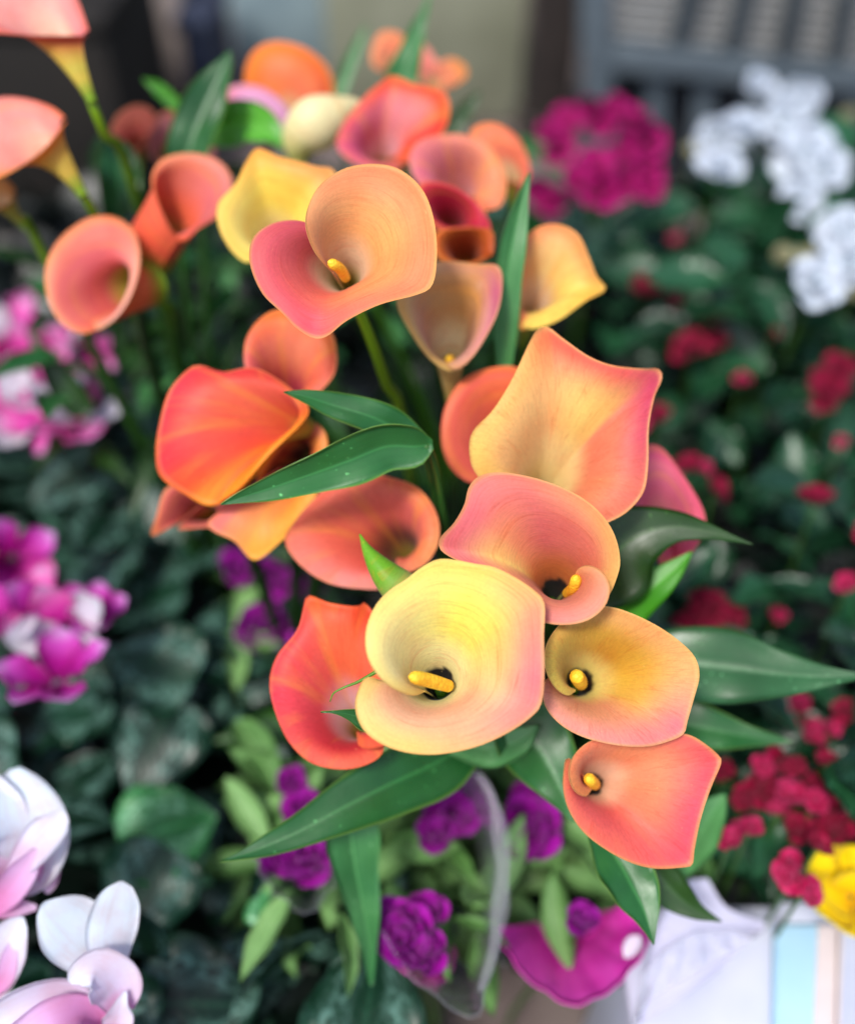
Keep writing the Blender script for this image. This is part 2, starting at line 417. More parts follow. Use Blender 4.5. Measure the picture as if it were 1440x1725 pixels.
def leaf(label, keys, mat, roll=0.0, fold=0.22, cup=0.0, wave=0.11, name='calla_leaf', cat='leaf', stalk=True, seed=0, group='calla leaves', th=0.0007, root=None):
    sp = pxspine(keys)
    t = thing(name, label, cat, (0, 0, 0), group)
    G, st = blade_grid(sp, roll, fold, cup, NU=36, NV=11, wave=wave, seed=seed)
    put('blade', sheet('blade', G, th, None, None, st), t, mat)
    if stalk:
        b = sp[0][0]; d = nrm(sp[0][0] - sp[1][0])
        rt = ROOTS[root] if root is not None else min(ROOTS, key=lambda q: np.linalg.norm((q - b)[:2]))
        pts = bez([b - d * 0.004, b + d * 0.014 - np.array([0, 0, .02]), rt + np.array([0, 0, 0.25]), rt], 22)
        c = np.tile(lin((50, 98, 34)), (22, 1))
        put('stalk', tube('stalk', pts, np.linspace(0.0018, 0.004, 22), 8, c), t, M_STEM)
    return t

# ------------------------------------------------------------------ setting
def quad_sheet(name, pts, mat, th=0.004, parent=None):
    """flat slab with the given top outline"""
    p = np.array(pts, float); n = len(p)
    V = np.vstack([p, p - np.array([0, 0, th])])
    F = [tuple(range(n)), tuple(range(2 * n - 1, n - 1, -1))] + [(i, i + n, (i + 1) % n + n, (i + 1) % n) for i in range(n)]
    return put(name, mesh(name, V, F, smooth=False), parent, mat)

def box_mesh(name, o, ax, ay, az, bev=0.003):
    """bevelled bar with one corner o and edge vectors"""
    import bmesh
    bm = bmesh.new(); o, ax, ay, az = [Vector([float(q) for q in v]) for v in (o, ax, ay, az)]
    vs = [bm.verts.new(o + ax * i + ay * j + az * k) for i in (0, 1) for j in (0, 1) for k in (0, 1)]
    for f in ((0, 1, 3, 2), (4, 6, 7, 5), (0, 4, 5, 1), (2, 3, 7, 6), (0, 2, 6, 4), (1, 5, 7, 3)):
        bm.faces.new([vs[i] for i in f])
    bmesh.ops.recalc_face_normals(bm, faces=bm.faces)
    bmesh.ops.bevel(bm, geom=bm.edges, offset=bev, segments=2, affect='EDGES', profile=0.6)
    me = bpy.data.meshes.new(name); bm.to_mesh(me); bm.free()
    me.polygons.foreach_set('use_smooth', [True] * len(me.polygons))
    return me

M_GROUND = plain_mat('ground_paving', (78, 66, 64), (112, 100, 96), 9, 0.85, 0.3)
gr = put('ground', mesh('ground', [(-6, -2, 0), (6, -2, 0), (6, 9, 0), (-6, 9, 0)], [(0, 1, 2, 3)], smooth=False), None, M_GROUND)
gr['kind'] = 'structure'

def ony(px, py, y):
    v = P(px, py, 1.0) - CAM
    return CAM + v * (y / v[1])

M_WALL = plain_mat('rear_wall', (52, 52, 50), (74, 74, 70), 5, 0.9)
wl = put('wall', box_mesh('wall', (-5, 3.9, 0), (10, 0, 0), (0, 0.15, 0), (0, 0, 2.6), 0.01), None, M_WALL)
wl['kind'] = 'structure'

def back_box(name, label, cat, px0, px1, py0, py1, y, depth, c1, c2, rough=0.75, lid=None, bev=0.012, scale=8):
    """free-standing box behind the flowers: front face spans the pixels, foot on the ground"""
    a, b = ony(px0, py0, y), ony(px1, py0, y)
    top = max(ony((px0 + px1) / 2, py0, y)[2], 0.12)
    t = thing(name, label, cat, (float(a[0] + b[0]) / 2, y, 0))
    m = plain_mat(name + '_surface', c1, c2, scale, rough)
    o = t.location
    me = box_mesh('side_walls', (a[0] - o.x, 0, 0), (b[0] - a[0], 0, 0), (0, depth, 0), (0, 0, top - 0.02), bev)
    put('side_walls', me, t, m)
    me = box_mesh('lid', (a[0] - o.x - 0.008, -0.008, top - 0.018), (b[0] - a[0] + 0.016, 0, 0), (0, depth + 0.016, 0), (0, 0, 0.03), bev * 0.6)
    put('lid', me, t, m)
    return t
back_box('storage_box', 'olive grey box standing behind the flowers at top centre', 'box', 540, 895, -60, 180, 2.35, 0.5, (112, 114, 94), (134, 136, 116))
back_box('plastic_crate', 'pale blue grey crate blurred behind the flowers at top left of centre', 'crate', 375, 548, -50, 90, 2.75, 0.4, (112, 132, 140), (138, 158, 164))
back_box('carton', 'taupe carton between the black bin and the pale blue grey crate', 'carton', 165, 292, -60, 160, 2.3, 0.3, (128, 116, 110), (152, 140, 134))
back_box('toolbox', 'small dark navy box beside the taupe carton at the back', 'box', 296, 350, 40, 170, 2.2, 0.25, (34, 40, 58), (50, 58, 78))
back_box('bin', 'black bin behind the calla lilies at far left', 'bin', -160, 172, 40, 250, 1.75, 0.4, (16, 13, 10), (30, 25, 20))
t = thing('wooden_post', 'dark brown post beside the grey slatted panel at the back', 'post', ony(930, 150, 2.25) * np.array([1, 1, 0]))
a, b = ony(893, 100, 2.25), ony(972, 100, 2.25); o = t.location
pm = plain_mat('dark_post_wood', (34, 29, 27), (56, 48, 45), 10, 0.8, stretch=(6, 6, 1))
put('shaft', box_mesh('shaft', (a[0] - o.x, 0, 0.03), (b[0] - a[0], 0, 0), (0, 0.1, 0), (0, 0, 1.2), 0.006), t, pm)
put('base_block', box_mesh('base_block', (a[0] - o.x - 0.02, -0.02, 0), (b[0] - a[0] + 0.04, 0, 0), (0, 0.14, 0), (0, 0, 0.05), 0.006), t, pm)

# grey slatted panel at top right
YP = 1.95
t = thing('slatted_panel', 'blue grey slatted panel standing behind the white roses at top right', 'panel', (0, 0, 0))
M_BG = plain_mat('panel_blue_grey', (72, 82, 90), (90, 101, 108), 12, 0.6, stretch=(1, 1, 4))
M_DK = plain_mat('panel_dark_bar', (44, 52, 58), (58, 66, 72), 12, 0.6)
M_BE = plain_mat('panel_pale_slat', (124, 126, 126), (150, 150, 148), 14, 0.7, stretch=(1, 1, 3))
M_BK = plain_mat('panel_back', (34, 38, 44), (48, 52, 58), 6, 0.8)
def bar(name, p0, p1, wpx, mat, dy=0.0, th=0.02):
    A, B = ony(*p0, YP + dy), ony(*p1, YP + dy); d = B - A; L = np.linalg.norm(d)
    n = nrm(np.cross(nrm(d), np.array([0, 1.0, 0]))); w = wpx * 1.75 * W / 1440
    put(name, box_mesh(name, A - n * w / 2, d, n * w, np.array([0, th, 0]), 0.004), t, mat)
bar('stile', (1003, -90), (1012, 330), 52, M_BG, -0.02, 0.05)
bar('rail', (1030, 98), (1640, 160), 46, M_BG, -0.015, 0.04)
for x0, x1 in ((1168, 1128), (1258, 1222), (1345, 1312), (1430, 1400), (1530, 1500)):
    bar('bar', (x0 + 14, -70), (x1, 118 + (x1 - 1040) * 0.09), 30, M_DK, -0.006, 0.025)
for k in range(9):
    y0 = -66 + k * 20
    bar('slat', (1030, y0), (1640, y0 + 66), 13, M_BE, 0.022 + 0.001 * (k % 2), 0.012)
for x in (1108, 1188, 1272, 1356, 1440, 1530):
    bar('upright', (x, 112 + (x - 1040) * 0.1), (x - 14, 420), 36, M_BG, 0.01, 0.02)
A, B = ony(1020, 140, YP + 0.06), ony(1700, 140, YP + 0.06)
put('backing', box_mesh('backing', (A[0], YP + 0.05, 0.0), (B[0] - A[0], 0, 0), (0, 0.015, 0), (0, 0, 0.62), 0.003), t, M_BK)

# ------------------------------------------------------------------ calla lilies
PK, OR_, YE, CO = (214, 92, 104), (244, 158, 92), (246, 208, 96), (240, 112, 82)
calla('heart shaped orange and pink calla lily highest in front, rolled edge on the left',
  [(548,395,1.8),(512,373,1.3),(465,374,.8),(428,398,.5),(420,440,.3),(440,492,.2),(475,527,.2),(500,553,.3),(528,569,.5),(552,566,.3),(585,540,0),(640,513,0),(700,497,.2),(728,480,.2),(736,430,.2),(731,370,.5),(712,320,.8),(675,287,1.2),(630,277,1.3),(580,284,1.0),(540,310,.5),(520,345,0),(515,380,-.3),(527,418,.1),(545,443,.8),(562,460,1.8)],
  .465, (572,452,2.6), (596,500,6.5),
  [(0,(206,84,104),(196,84,92)),(.15,(218,84,100),(212,92,96)),(.32,(232,78,106),(244,116,92)),(.45,(240,130,92),(248,158,96)),(.6,(244,150,92),(246,172,100)),(.72,(238,146,98),(242,172,108)),(.85,(240,168,112),(238,182,128)),(1,(244,176,112),(236,184,150))],
  stem=[(628,580,.545),(655,660,.575),(682,735,.60)], spad=[(582,468,3.0),(572,452,1.4),(553,440,.4)], spr=.30, thr=(242,206,168), seed=1, root=0, r=.8)
calla('large coral and peach calla lily with two pointed corners',
  [(900,845,1.5),(840,830,1.2),(800,796,.6),(790,757,.3),(797,725,.2),(830,690,.1),(862,640,.2),(890,580,.5),(903,557,.9),(922,551,1.3),(950,572,.9),(990,600,.6),(1030,615,.5),(1080,620,.9),(1110,621,1.5),(1115,638,1.5),(1102,670,.8),(1092,720,.5),(1091,780,.3),(1085,825,.2),(1064,855,.1),(1035,875,0),(980,895,-.2),(925,890,-.2),(880,860,.2),(905,830,1.0),(930,815,2)],
  .485, (925,805,2.4), (905,850,6.5),
  [(0,(240,186,100),(230,184,84)),(.1,(244,204,104),(244,190,120)),(.25,(244,176,98),(246,196,124)),(.36,(232,100,76),(244,180,112)),(.46,(234,106,88),(248,212,116)),(.52,(222,84,98),(244,196,108)),(.58,(208,70,100),(226,132,96)),(.66,(218,84,102),(228,128,94)),(.78,(232,126,98),(236,144,100)),(1,(238,154,94),(236,160,96))],
  thr=(250,222,150), dark=True, dk=.13, rad=True, seed=2, root=3, r=1.0)
calla('rosy pink calla lily with a tight curl, just above the big pale yellow one',
  [(1000,1015,1.9),(1024,1005,1.5),(1038,975,1.1),(1044,945,.9),(1036,905,.6),(1015,870,.4),(980,840,.3),(930,815,.2),(880,800,.2),(835,795,.3),(805,803,.4),(789,822,.4),(782,850,.3),(765,880,.4),(742,905,.8),(740,922,1),(752,935,.8),(790,955,.5),(830,985,.4),(870,1022,.2),(905,1046,-.1),(950,1053,-.4),(990,1045,-.6),(1018,1022,-.7),(1027,993,-.7),(1018,967,-.6),(995,953,-.2),(975,957,.4),(966,975,1.2),(958,990,2)],
  .452, (944,985,2.4), (925,1020,6.5),
  [(0,(244,196,110),(232,160,100)),(.15,(238,176,104),(226,120,96)),(.28,(226,120,110),(220,110,104)),(.42,(216,96,112),(240,150,104)),(.52,(214,98,112),(250,214,120)),(.6,(222,112,116),(240,160,116)),(.72,(232,140,128),(234,150,126)),(.85,(238,160,120),(232,146,110)),(1,(240,166,100),(236,150,100))],
  spad=[(955,1000,3.0),(966,990,1.6),(972,970,.5)], spr=.30, thr=(214,124,60), dark=True, seed=3, root=3, r=.72)
calla('big pale yellow calla lily in the centre with a long yellow spadix',
  [(655,1150,2.0),(618,1140,1.4),(602,1165,.9),(598,1195,.6),(612,1230,.4),(645,1255,.3),(690,1269,.2),(740,1271,.1),(800,1259,.1),(855,1235,.1),(898,1205,.3),(913,1180,.4),(917,1130,.3),(916,1070,.4),(917,1020,.5),(905,1000,.6),(870,975,.8),(832,956,1.0),(800,950,1.1),(765,943,1.2),(738,942,1.2),(710,955,1.1),(685,975,.9),(655,995,.7),(632,1020,.4),(617,1055,.1),(615,1090,-.1),(624,1120,-.4),(645,1148,-.3),(675,1167,.2),(700,1172,1),(716,1165,2)],
  .432, (724,1138,2.0), (745,1168,5.6),
  [(0,(244,212,124),(236,188,136)),(.1,(244,206,124),(236,182,142)),(.2,(246,208,118),(238,186,146)),(.3,(232,146,132),(240,180,136)),(.38,(224,126,138),(246,196,124)),(.46,(234,164,122),(246,220,98)),(.56,(244,216,104),(244,232,100)),(.66,(244,222,110),(240,226,128)),(.78,(242,220,124),(238,222,148)),(.9,(244,226,138),(240,228,166)),(1,(246,220,110),(240,212,112))],
  spad=[(756,1156,2.6),(724,1147,1.4),(689,1139,.3)], spr=.35, thr=(248,238,168), dark=True, dk=.19, seed=4, root=0, r=1.0)
calla('golden yellow calla lily with pink lower edge, right of the big pale yellow one',
  [(950,1160,2.0),(924,1142,1.5),(914,1162,1),(919,1192,.6),(945,1222,.3),(985,1243,.2),(1040,1256,.1),(1090,1258,.1),(1130,1248,.3),(1152,1236,.5),(1158,1215,.4),(1168,1180,.4),(1178,1140,.5),(1172,1110,.6),(1150,1085,.7),(1110,1057,.9),(1060,1033,1.1),(1020,1022,1.2),(985,1025,1.0),(950,1045,.6),(925,1075,.2),(916,1105,0),(921,1135,-.1),(936,1160,.2),(955,1172,1),(968,1165,2)],
  .462, (972,1140,2.6), (965,1165,6.5),
  [(0,(236,160,136),(230,160,110)),(.12,(236,158,136),(232,160,120)),(.28,(232,142,136),(232,156,112)),(.38,(224,128,136),(216,168,72)),(.48,(238,176,112),(220,172,56)),(.6,(228,164,92),(206,150,48)),(.7,(224,160,84),(210,164,66)),(.8,(232,196,92),(216,182,82)),(.9,(238,212,96),(232,204,96)),(1,(240,210,100),(232,196,90))],
  spad=[(978,1152,3.0),(975,1145,1.9),(969,1137,.9)], spr=.40, thr=(246,226,130), dark=True, rad=True, dk=.23, seed=5, root=3, r=.8)
calla('coral pink calla lily at the lower right, lowest of the sharp ones',
  [(985,1310,1.9),(957,1277,1.4),(949,1300,1),(949,1335,.6),(960,1370,.4),(985,1405,.3),(1025,1435,.3),(1065,1455,.3),(1105,1464,.4),(1150,1462,.6),(1166,1457,.7),(1170,1430,.5),(1180,1380,.4),(1196,1330,.5),(1214,1288,.8),(1212,1275,.9),(1190,1255,.7),(1160,1238,.7),(1120,1235,.8),(1060,1240,.9),(1010,1243,.9),(980,1258,.6),(962,1280,.2),(957,1307,0),(966,1332,.2),(985,1342,1),(998,1328,2)],
  .472, (993,1305,2.4), (985,1330,6.0),
  [(0,(240,150,100),(224,100,92)),(.12,(236,120,96),(222,98,98)),(.26,(236,108,92),(230,100,98)),(.36,(232,88,104),(238,116,96)),(.46,(230,84,104),(244,140,100)),(.58,(232,94,100),(246,156,112)),(.7,(232,112,92),(242,146,100)),(.84,(238,140,96),(238,150,116)),(1,(244,168,96),(236,150,110))],
  spad=[(1002,1322,2.8),(998,1318,1.6),(990,1310,.6)], spr=.34, thr=(250,200,164), dark=True, rad=True, seed=6, root=3, r=.75)

# further callas (softer in the photograph)
B = dict(NT_=84, NS=30, front=False)
RED, CORAL = (232, 66, 52), (236, 102, 84)
calla('coral calla lily cup with a dusky pink inside at left',
  [(168,552,.9),(140,562,.4),(106,546,.2),(82,508,.1),(76,462,.1),(88,420,.3),(115,388,.6),(155,365,.8),(196,366,.6),(226,392,.3),(236,438,-.1),(224,490,-.4),(198,532,-.3),(165,555,.3),(155,542,1.4)],
  .60, (190,500,1.0), (256,478,3.4),
  [(0,CO,CO),(.15,(246,160,124),(236,120,110)),(.4,(244,140,112),(224,104,108)),(.55,(238,110,90),(226,104,104)),(.72,(248,170,140),(244,160,150)),(.86,(246,190,170),(244,180,170)),(1,(240,150,80),(236,120,80))], thr=(226,96,96), outer=(242,128,66), neck=(240,110,66),
  tube_k=1.0, r=1.5, seed=12, stem=[(288,520,.68),(300,580,.72)], root=1, **B)
calla('coral calla lily leaning right behind the dusky pink cup',
  [(300,405,.4),(282,380,-.5),(262,335,-.7),(256,296,-.3),(276,266,.3),(322,257,.8),(366,270,1),(391,303,.9),(386,345,.6),(364,366,.2),(335,384,-.2),(312,404,-.4),(296,402,.6),(290,390,1.6)],
  .61, (286,366,1.0), (246,432,3.2),
  [(0,CORAL,CO),(.2,(238,104,82),(236,100,80)),(.35,(244,158,126),(238,124,100)),(.55,(226,140,126),(220,116,116)),(.75,(226,90,84),(210,110,120)),(.88,(242,90,60),(236,150,140)),(1,(242,110,60),(244,124,64))], thr=(240,112,80), outer=(242,106,80), neck=(240,100,70),
  tube_k=1.1, r=1.7, seed=13, root=1, **B)
calla('orange domed calla lily at the top left of centre',
  [(425,190,2),(412,150,1.2),(418,105,.7),(440,78,.4),(475,70,.3),(520,84,.3),(552,115,.6),(561,155,1),(545,195,1),(490,215,0),(440,205,.2),(435,195,1)],
  .74, (492,212,.8), (500,260,3), [(0,(250,120,30),(250,130,50)),(.4,(252,124,40),(246,130,80)),(.7,(236,96,60),(240,110,84)),(1,CORAL,CO)], seed=14, root=2, **B)
calla('lilac pink calla lily tucked under the orange domed one',
  [(400,215,1.5),(382,180,1),(380,155,.6),(400,142,.4),(440,148,.3),(475,172,.5),(492,205,.8),(480,235,.6),(440,245,0),(410,230,.3),(405,220,1)],
  .71, (445,232,.8), (450,270,3), [(0,(206,98,160),(226,150,206)),(.5,(226,164,214),(232,176,220)),(1,(206,110,170),(222,140,200))], edge=(232,190,220), thr=(240,210,226), seed=15, root=2, **B)
t = thing('calla_bud', 'plump cream calla lily bud with its tip bent right, before the red orange cup', 'flower bud', (0, 0, 0), 'calla lilies in bloom')
pts, _ = catmull([P(508,278,.67), P(504,262,.668), P(508,238,.664), P(528,212,.66), P(562,192,.66), P(596,178,.662), P(622,186,.664)], 40)
v = np.linspace(0, 1, 40); rr = np.interp(v, [0, .08, .25, .45, .62, .8, .93, 1], [.002, .0085, .0165, .0195, .0150, .0075, .0025, .0005])
rr = np.convolve(np.pad(rr, 2, 'edge'), [.2] * 5, 'valid')
c = np.array([lin((206, 210, 110)) * (1 - x) + lin((244, 238, 182)) * x for x in sst(0, .4, v)])
put('spathe', tube('spathe', pts, rr, 24, c), t, M_SOFT)
pts = bez([P(508,276,.67), P(514,330,.69), ROOTS[2] + np.array([0, 0, .3]), ROOTS[2]], 20)
put('stem', tube('stem', pts, .003, 8, np.tile(lin((70, 120, 26)), (20, 1))), t, M_STEM)
calla('red orange calla lily cup with a pink inside at top centre',
  [(690,278,1.4),(655,288,.4),(610,280,.1),(578,262,0),(566,240,.1),(580,205,.3),(610,168,.5),(640,140,.7),(662,127,1),(700,142,.6),(742,152,.6),(756,172,.6),(752,210,.4),(728,245,.1),(700,268,-.2),(672,272,.6),(660,262,1.6)],
  .65, (640,262,2.6), (640,310,7), [(0,(236,110,90),(236,150,140)),(.2,(222,90,120),(214,86,130)),(.42,(240,90,60),(232,120,140)),(.6,(244,80,44),(240,150,150)),(.8,(232,60,44),(236,70,48)),(1,(240,120,80),(242,90,50))], thr=(244,180,186), rad=True, seed=17, root=2, **B)
calla('small peach calla lily left of the tall green leaf at the top',
  [(650,120,.8),(630,112,.5),(626,88,.3),(640,56,.3),(662,52,.4),(682,66,.6),(684,95,.6),(672,118,.4),(655,125,.3),(650,118,.9)],
  .80, (658,112,.6), (668,150,3), [(0,(244,160,110),(246,160,120)),(.5,(246,150,104),(244,140,104)),(1,(244,160,110),(246,160,120))], seed=18, root=2, r=.6, **B)
calla('small peach calla lily with two lobes right of the tall green leaf at the top',
  [(720,150,.8),(702,128,.5),(696,95,.2),(708,74,.3),(724,84,.4),(738,104,.1),(762,98,.3),(784,112,.6),(782,132,.5),(750,150,.1),(722,158,.2),(722,150,.8)],
  .80, (726,142,.6), (730,175,3), [(0,(242,140,110),(240,130,120)),(.35,(240,150,150),(240,140,130)),(.6,(248,160,80),(244,150,110)),(1,(240,140,100),(240,130,100))], seed=19, root=2, r=.6, **B)
calla('peach and pink calla lily right of the red orange cup',
  [(835,350,.9),(800,362,.4),(755,345,.2),(712,318,.2),(690,280,.3),(698,244,.5),(730,228,.8),(775,226,.8),(820,244,.6),(846,280,.6),(852,320,.4),(840,348,.1),(815,350,.5),(800,335,1.4)],
  .62, (775,320,2.6), (775,375,7), [(0,(240,130,90),(240,140,96)),(.3,(220,110,130),(220,120,140)),(.5,(226,130,110),(200,110,110)),(.7,(244,150,100),(242,160,120)),(1,(240,120,90),(244,150,100))], thr=(240,170,170), rad=True, seed=20, root=2, **B)
calla('peach calla lily drooping behind, rightmost of the upper group',
  [(880,310,1),(845,300,.6),(810,270,.5),(792,232,.4),(800,212,.5),(835,208,.5),(868,228,.5),(888,262,.6),(892,292,.6),(885,312,.4),(870,312,1.2)],
  .665, (866,300,.9), (862,340,3), [(0,(238,110,90),(242,130,90)),(.5,(244,134,96),(242,130,96)),(1,(232,96,84),(236,110,90))], seed=21, root=2, **B)
calla('deep crimson calla lily between the heart shaped one and the peach one',
  [(800,385,.9),(750,392,.4),(715,365,.2),(700,330,.3),(712,308,.5),(752,310,.6),(790,330,.6),(820,365,.5),(826,388,.4),(812,394,.3),(800,385,1)],
  .575, (760,365,2.2), (765,430,7), [(0,(190,28,60),(196,30,64)),(.5,(214,44,74),(206,36,72)),(1,(180,24,56),(196,30,64))], edge=(214,70,90), thr=(170,40,60), seed=22, root=0, **B)
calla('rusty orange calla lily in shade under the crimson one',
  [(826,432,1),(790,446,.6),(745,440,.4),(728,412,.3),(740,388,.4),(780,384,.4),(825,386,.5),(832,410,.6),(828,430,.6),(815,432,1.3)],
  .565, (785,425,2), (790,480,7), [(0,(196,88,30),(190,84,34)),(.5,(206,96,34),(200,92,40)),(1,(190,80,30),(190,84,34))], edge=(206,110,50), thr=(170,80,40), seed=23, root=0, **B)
calla('bright yellow calla lily behind the heart shaped one, on its left',
  [(440,430,.9),(415,442,.5),(388,420,.4),(368,380,.3),(368,342,.3),(398,308,.4),(415,272,.7),(434,249,1.1),(470,264,.7),(530,280,.5),(562,286,.6),(566,330,.5),(545,385,.3),(500,430,.1),(450,445,.1),(430,425,1)],
  .565, (460,400,2.6), (490,470,7), [(0,(246,224,110),(248,228,130)),(.25,(246,216,96),(248,232,130)),(.45,(246,180,80),(250,224,96)),(.65,(240,160,90),(250,220,90)),(1,(244,200,110),(246,220,120))], edge=(246,220,110), thr=(248,232,160), seed=24, root=0, **B)
calla('tan and pink calla lily cup opening upwards beside the heart shaped one',
  [(790,610,1.4),(762,626,.8),(725,606,.3),(692,562,.1),(668,512,0),(680,480,.4),(705,452,.9),(745,440,1.1),(800,446,1.0),(838,448,1.2),(846,480,.7),(836,532,.3),(803,592,0),(772,622,-.1),(752,615,.7),(748,605,1.5)],
  .53, (757,596,1.8), (763,690,5.2), [(0,(236,200,120),(220,170,120)),(.2,(232,200,120),(222,160,130)),(.4,(224,180,130),(206,150,90)),(.55,(222,150,110),(200,140,70)),(.68,(206,96,130),(200,140,90)),(.85,(222,160,130),(228,170,150)),(1,(236,200,120),(230,180,140))],
  edge=(236,206,120), thr=(246,226,170), neck=(222,190,110), seed=25, spad=[(760,615,3),(758,606,1),(757,598,.4)], spr=.3, root=0, r=.7, **B)
calla('yellow and peach calla lily pointing right, beside the upright green leaf',
  [(900,548,1),(880,556,.5),(864,538,.4),(866,475,.4),(876,415,.6),(900,386,.9),(936,378,1),(972,394,.9),(992,432,.8),(1005,465,.9),(1019,487,1.1),(985,508,.3),(940,540,-.1),(900,554,-.1),(880,548,.4),(884,535,1.4)],
  .56, (895,505,2.4), (880,580,7), [(0,(240,170,80),(236,140,90)),(.2,(234,120,84),(236,150,110)),(.42,(240,150,90),(246,206,130)),(.58,(244,170,90),(246,210,110)),(.7,(246,196,80),(248,220,110)),(.85,(248,214,96),(248,216,104)),(1,(246,220,110),(244,200,110))], edge=(246,224,110), thr=(240,206,170), rad=True, seed=26, root=0, **B)
calla('orange calla lily behind the small dark arrow leaf',
  [(540,668,1),(500,690,.5),(455,684,.3),(425,655,.2),(411,610,.2),(416,568,.4),(442,534,.7),(475,522,.9),(520,534,.9),(556,556,.8),(567,595,.6),(562,632,.3),(535,662,.1),(505,675,.5),(490,660,1.5)],
  .55, (482,665,2.6), (500,720,7), [(0,(240,110,80),(230,100,90)),(.25,(230,104,104),(228,104,112)),(.45,(242,114,44),(240,130,100)),(.6,(244,110,50),(244,140,104)),(.8,(236,110,84),(240,110,80)),(1,(240,120,90),(240,120,96))], thr=(200,60,90), rad=True, seed=27, root=4, **B)
calla('large red orange calla lily with a folded orange band at left',
  [(480,742,1.2),(430,800,.7),(390,838,.3),(352,852,.4),(310,832,.3),(270,803,.2),(262,762,.2),(268,715,.2),(282,665,.3),(304,635,.5),(332,616,.8),(375,626,.5),(425,618,.6),(470,640,.6),(508,672,.5),(520,692,.3),(506,716,-.3),(455,765,-.7),(405,822,-.6),(362,850,0)],
  .53, (506,706,1.2), (545,735,4), [(0,(250,140,30),(248,126,26)),(.08,(252,156,34),(250,150,36)),(.13,(244,116,28),(240,96,34)),(.17,(250,150,40),(246,120,34)),(.21,(238,90,40),(232,80,50)),(.28,(226,50,60),(234,80,64)),(.45,(232,64,76),(240,104,74)),(.62,(226,66,62),(234,96,76)),(.72,(230,84,62),(232,100,76)),(.8,(240,110,44),(236,96,50)),(.88,(250,156,34),(246,126,30)),(1,(250,134,24),(246,112,26))], edge=(246,170,60), thr=(232,96,64), rad=True, seed=28, root=4, r=.7, **B)
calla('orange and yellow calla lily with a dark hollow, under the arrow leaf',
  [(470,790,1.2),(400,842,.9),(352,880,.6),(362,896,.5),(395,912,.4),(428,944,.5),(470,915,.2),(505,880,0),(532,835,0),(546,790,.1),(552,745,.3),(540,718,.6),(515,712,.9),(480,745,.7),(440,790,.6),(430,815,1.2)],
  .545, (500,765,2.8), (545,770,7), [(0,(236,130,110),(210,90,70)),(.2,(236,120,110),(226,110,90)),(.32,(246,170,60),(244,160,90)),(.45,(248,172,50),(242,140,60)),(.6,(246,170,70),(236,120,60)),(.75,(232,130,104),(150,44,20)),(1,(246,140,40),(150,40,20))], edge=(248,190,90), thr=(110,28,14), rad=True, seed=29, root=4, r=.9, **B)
calla('dusky pink calla lily peeping out below the large red orange one',
  [(340,850,.9),(300,880,.6),(256,902,.7),(264,870,.3),(278,825,.2),(310,815,.4),(360,832,.4),(392,862,.4),(372,884,.1),(330,890,0),(300,892,.2),(310,880,.9)],
  .57, (345,862,2), (380,880,6), [(0,(200,90,84),(204,96,90)),(.5,(214,96,92),(208,96,96)),(1,(206,110,84),(204,96,90))], thr=(190,120,80), seed=30, root=4, **B)
calla('coral calla lily lying open below the arrow leaf',
  [(690,965,1.2),(650,990,.6),(605,992,.3),(550,982,.2),(505,952,.2),(480,912,.3),(498,878,.4),(528,842,.6),(560,812,.8),(605,797,.9),(658,804,.8),(706,824,.6),(735,866,.5),(739,910,.3),(722,945,0),(695,962,-.3),(672,965,.3),(668,945,1.4)],
  .53, (678,918,2.4), (705,960,6.5), [(0,(240,150,130),(236,110,96)),(.15,(238,150,140),(232,100,84)),(.32,(236,104,76),(236,104,80)),(.5,(240,110,84),(240,120,100)),(.66,(240,120,80),(226,110,100)),(.8,(242,150,84),(236,130,90)),(1,(236,140,120),(206,70,70))], edge=(246,170,120), thr=(120,60,50), rad=True, seed=31, root=0, r=.8, **B)
calla('coral calla lily half hidden behind the large peach one with pointed corners',
  [(850,800,1),(800,815,.6),(760,790,.3),(743,745,.2),(748,690,.3),(775,645,.5),(815,622,.8),(865,617,.8),(895,640,.8),(900,720,.5),(880,780,.2),(850,805,0),(840,790,1)],
  .545, (850,765,2.6), (850,840,7), [(0,(214,80,80),(220,90,84)),(.3,(226,90,90),(236,110,90)),(.6,(242,110,70),(242,112,74)),(1,(236,90,70),(236,96,80))], edge=(240,130,90), thr=(190,70,70), seed=32, root=3, **B)
calla('red calla lily with a pointed top left of the big pale yellow one',
  [(650,1235,1.2),(640,1275,.6),(590,1296,.2),(530,1288,.1),(490,1255,.1),(465,1205,.1),(454,1152,.2),(466,1105,.3),(500,1060,.5),(512,1018,.9),(520,1003,1.1),(555,1016,.7),(600,1022,.6),(614,1016,.9),(640,1050,.8),(668,1120,.6),(675,1190,.4),(660,1245,0),(630,1262,-.3),(606,1258,.3),(602,1235,1.4)],
  .498, (598,1212,2.2), (622,1245,6.2), [(0,(236,90,60),(200,50,54)),(.12,(240,110,84),(206,50,60)),(.28,(230,60,80),(234,80,90)),(.42,(232,70,62),(238,96,84)),(.52,(240,90,40),(244,110,70)),(.64,(236,84,50),(244,110,70)),(.8,(232,84,60),(238,100,80)),(1,(240,110,70),(206,60,60))], edge=(246,130,84), thr=(236,190,190), dark=False, rad=True, seed=33, root=0, r=.8, **B)
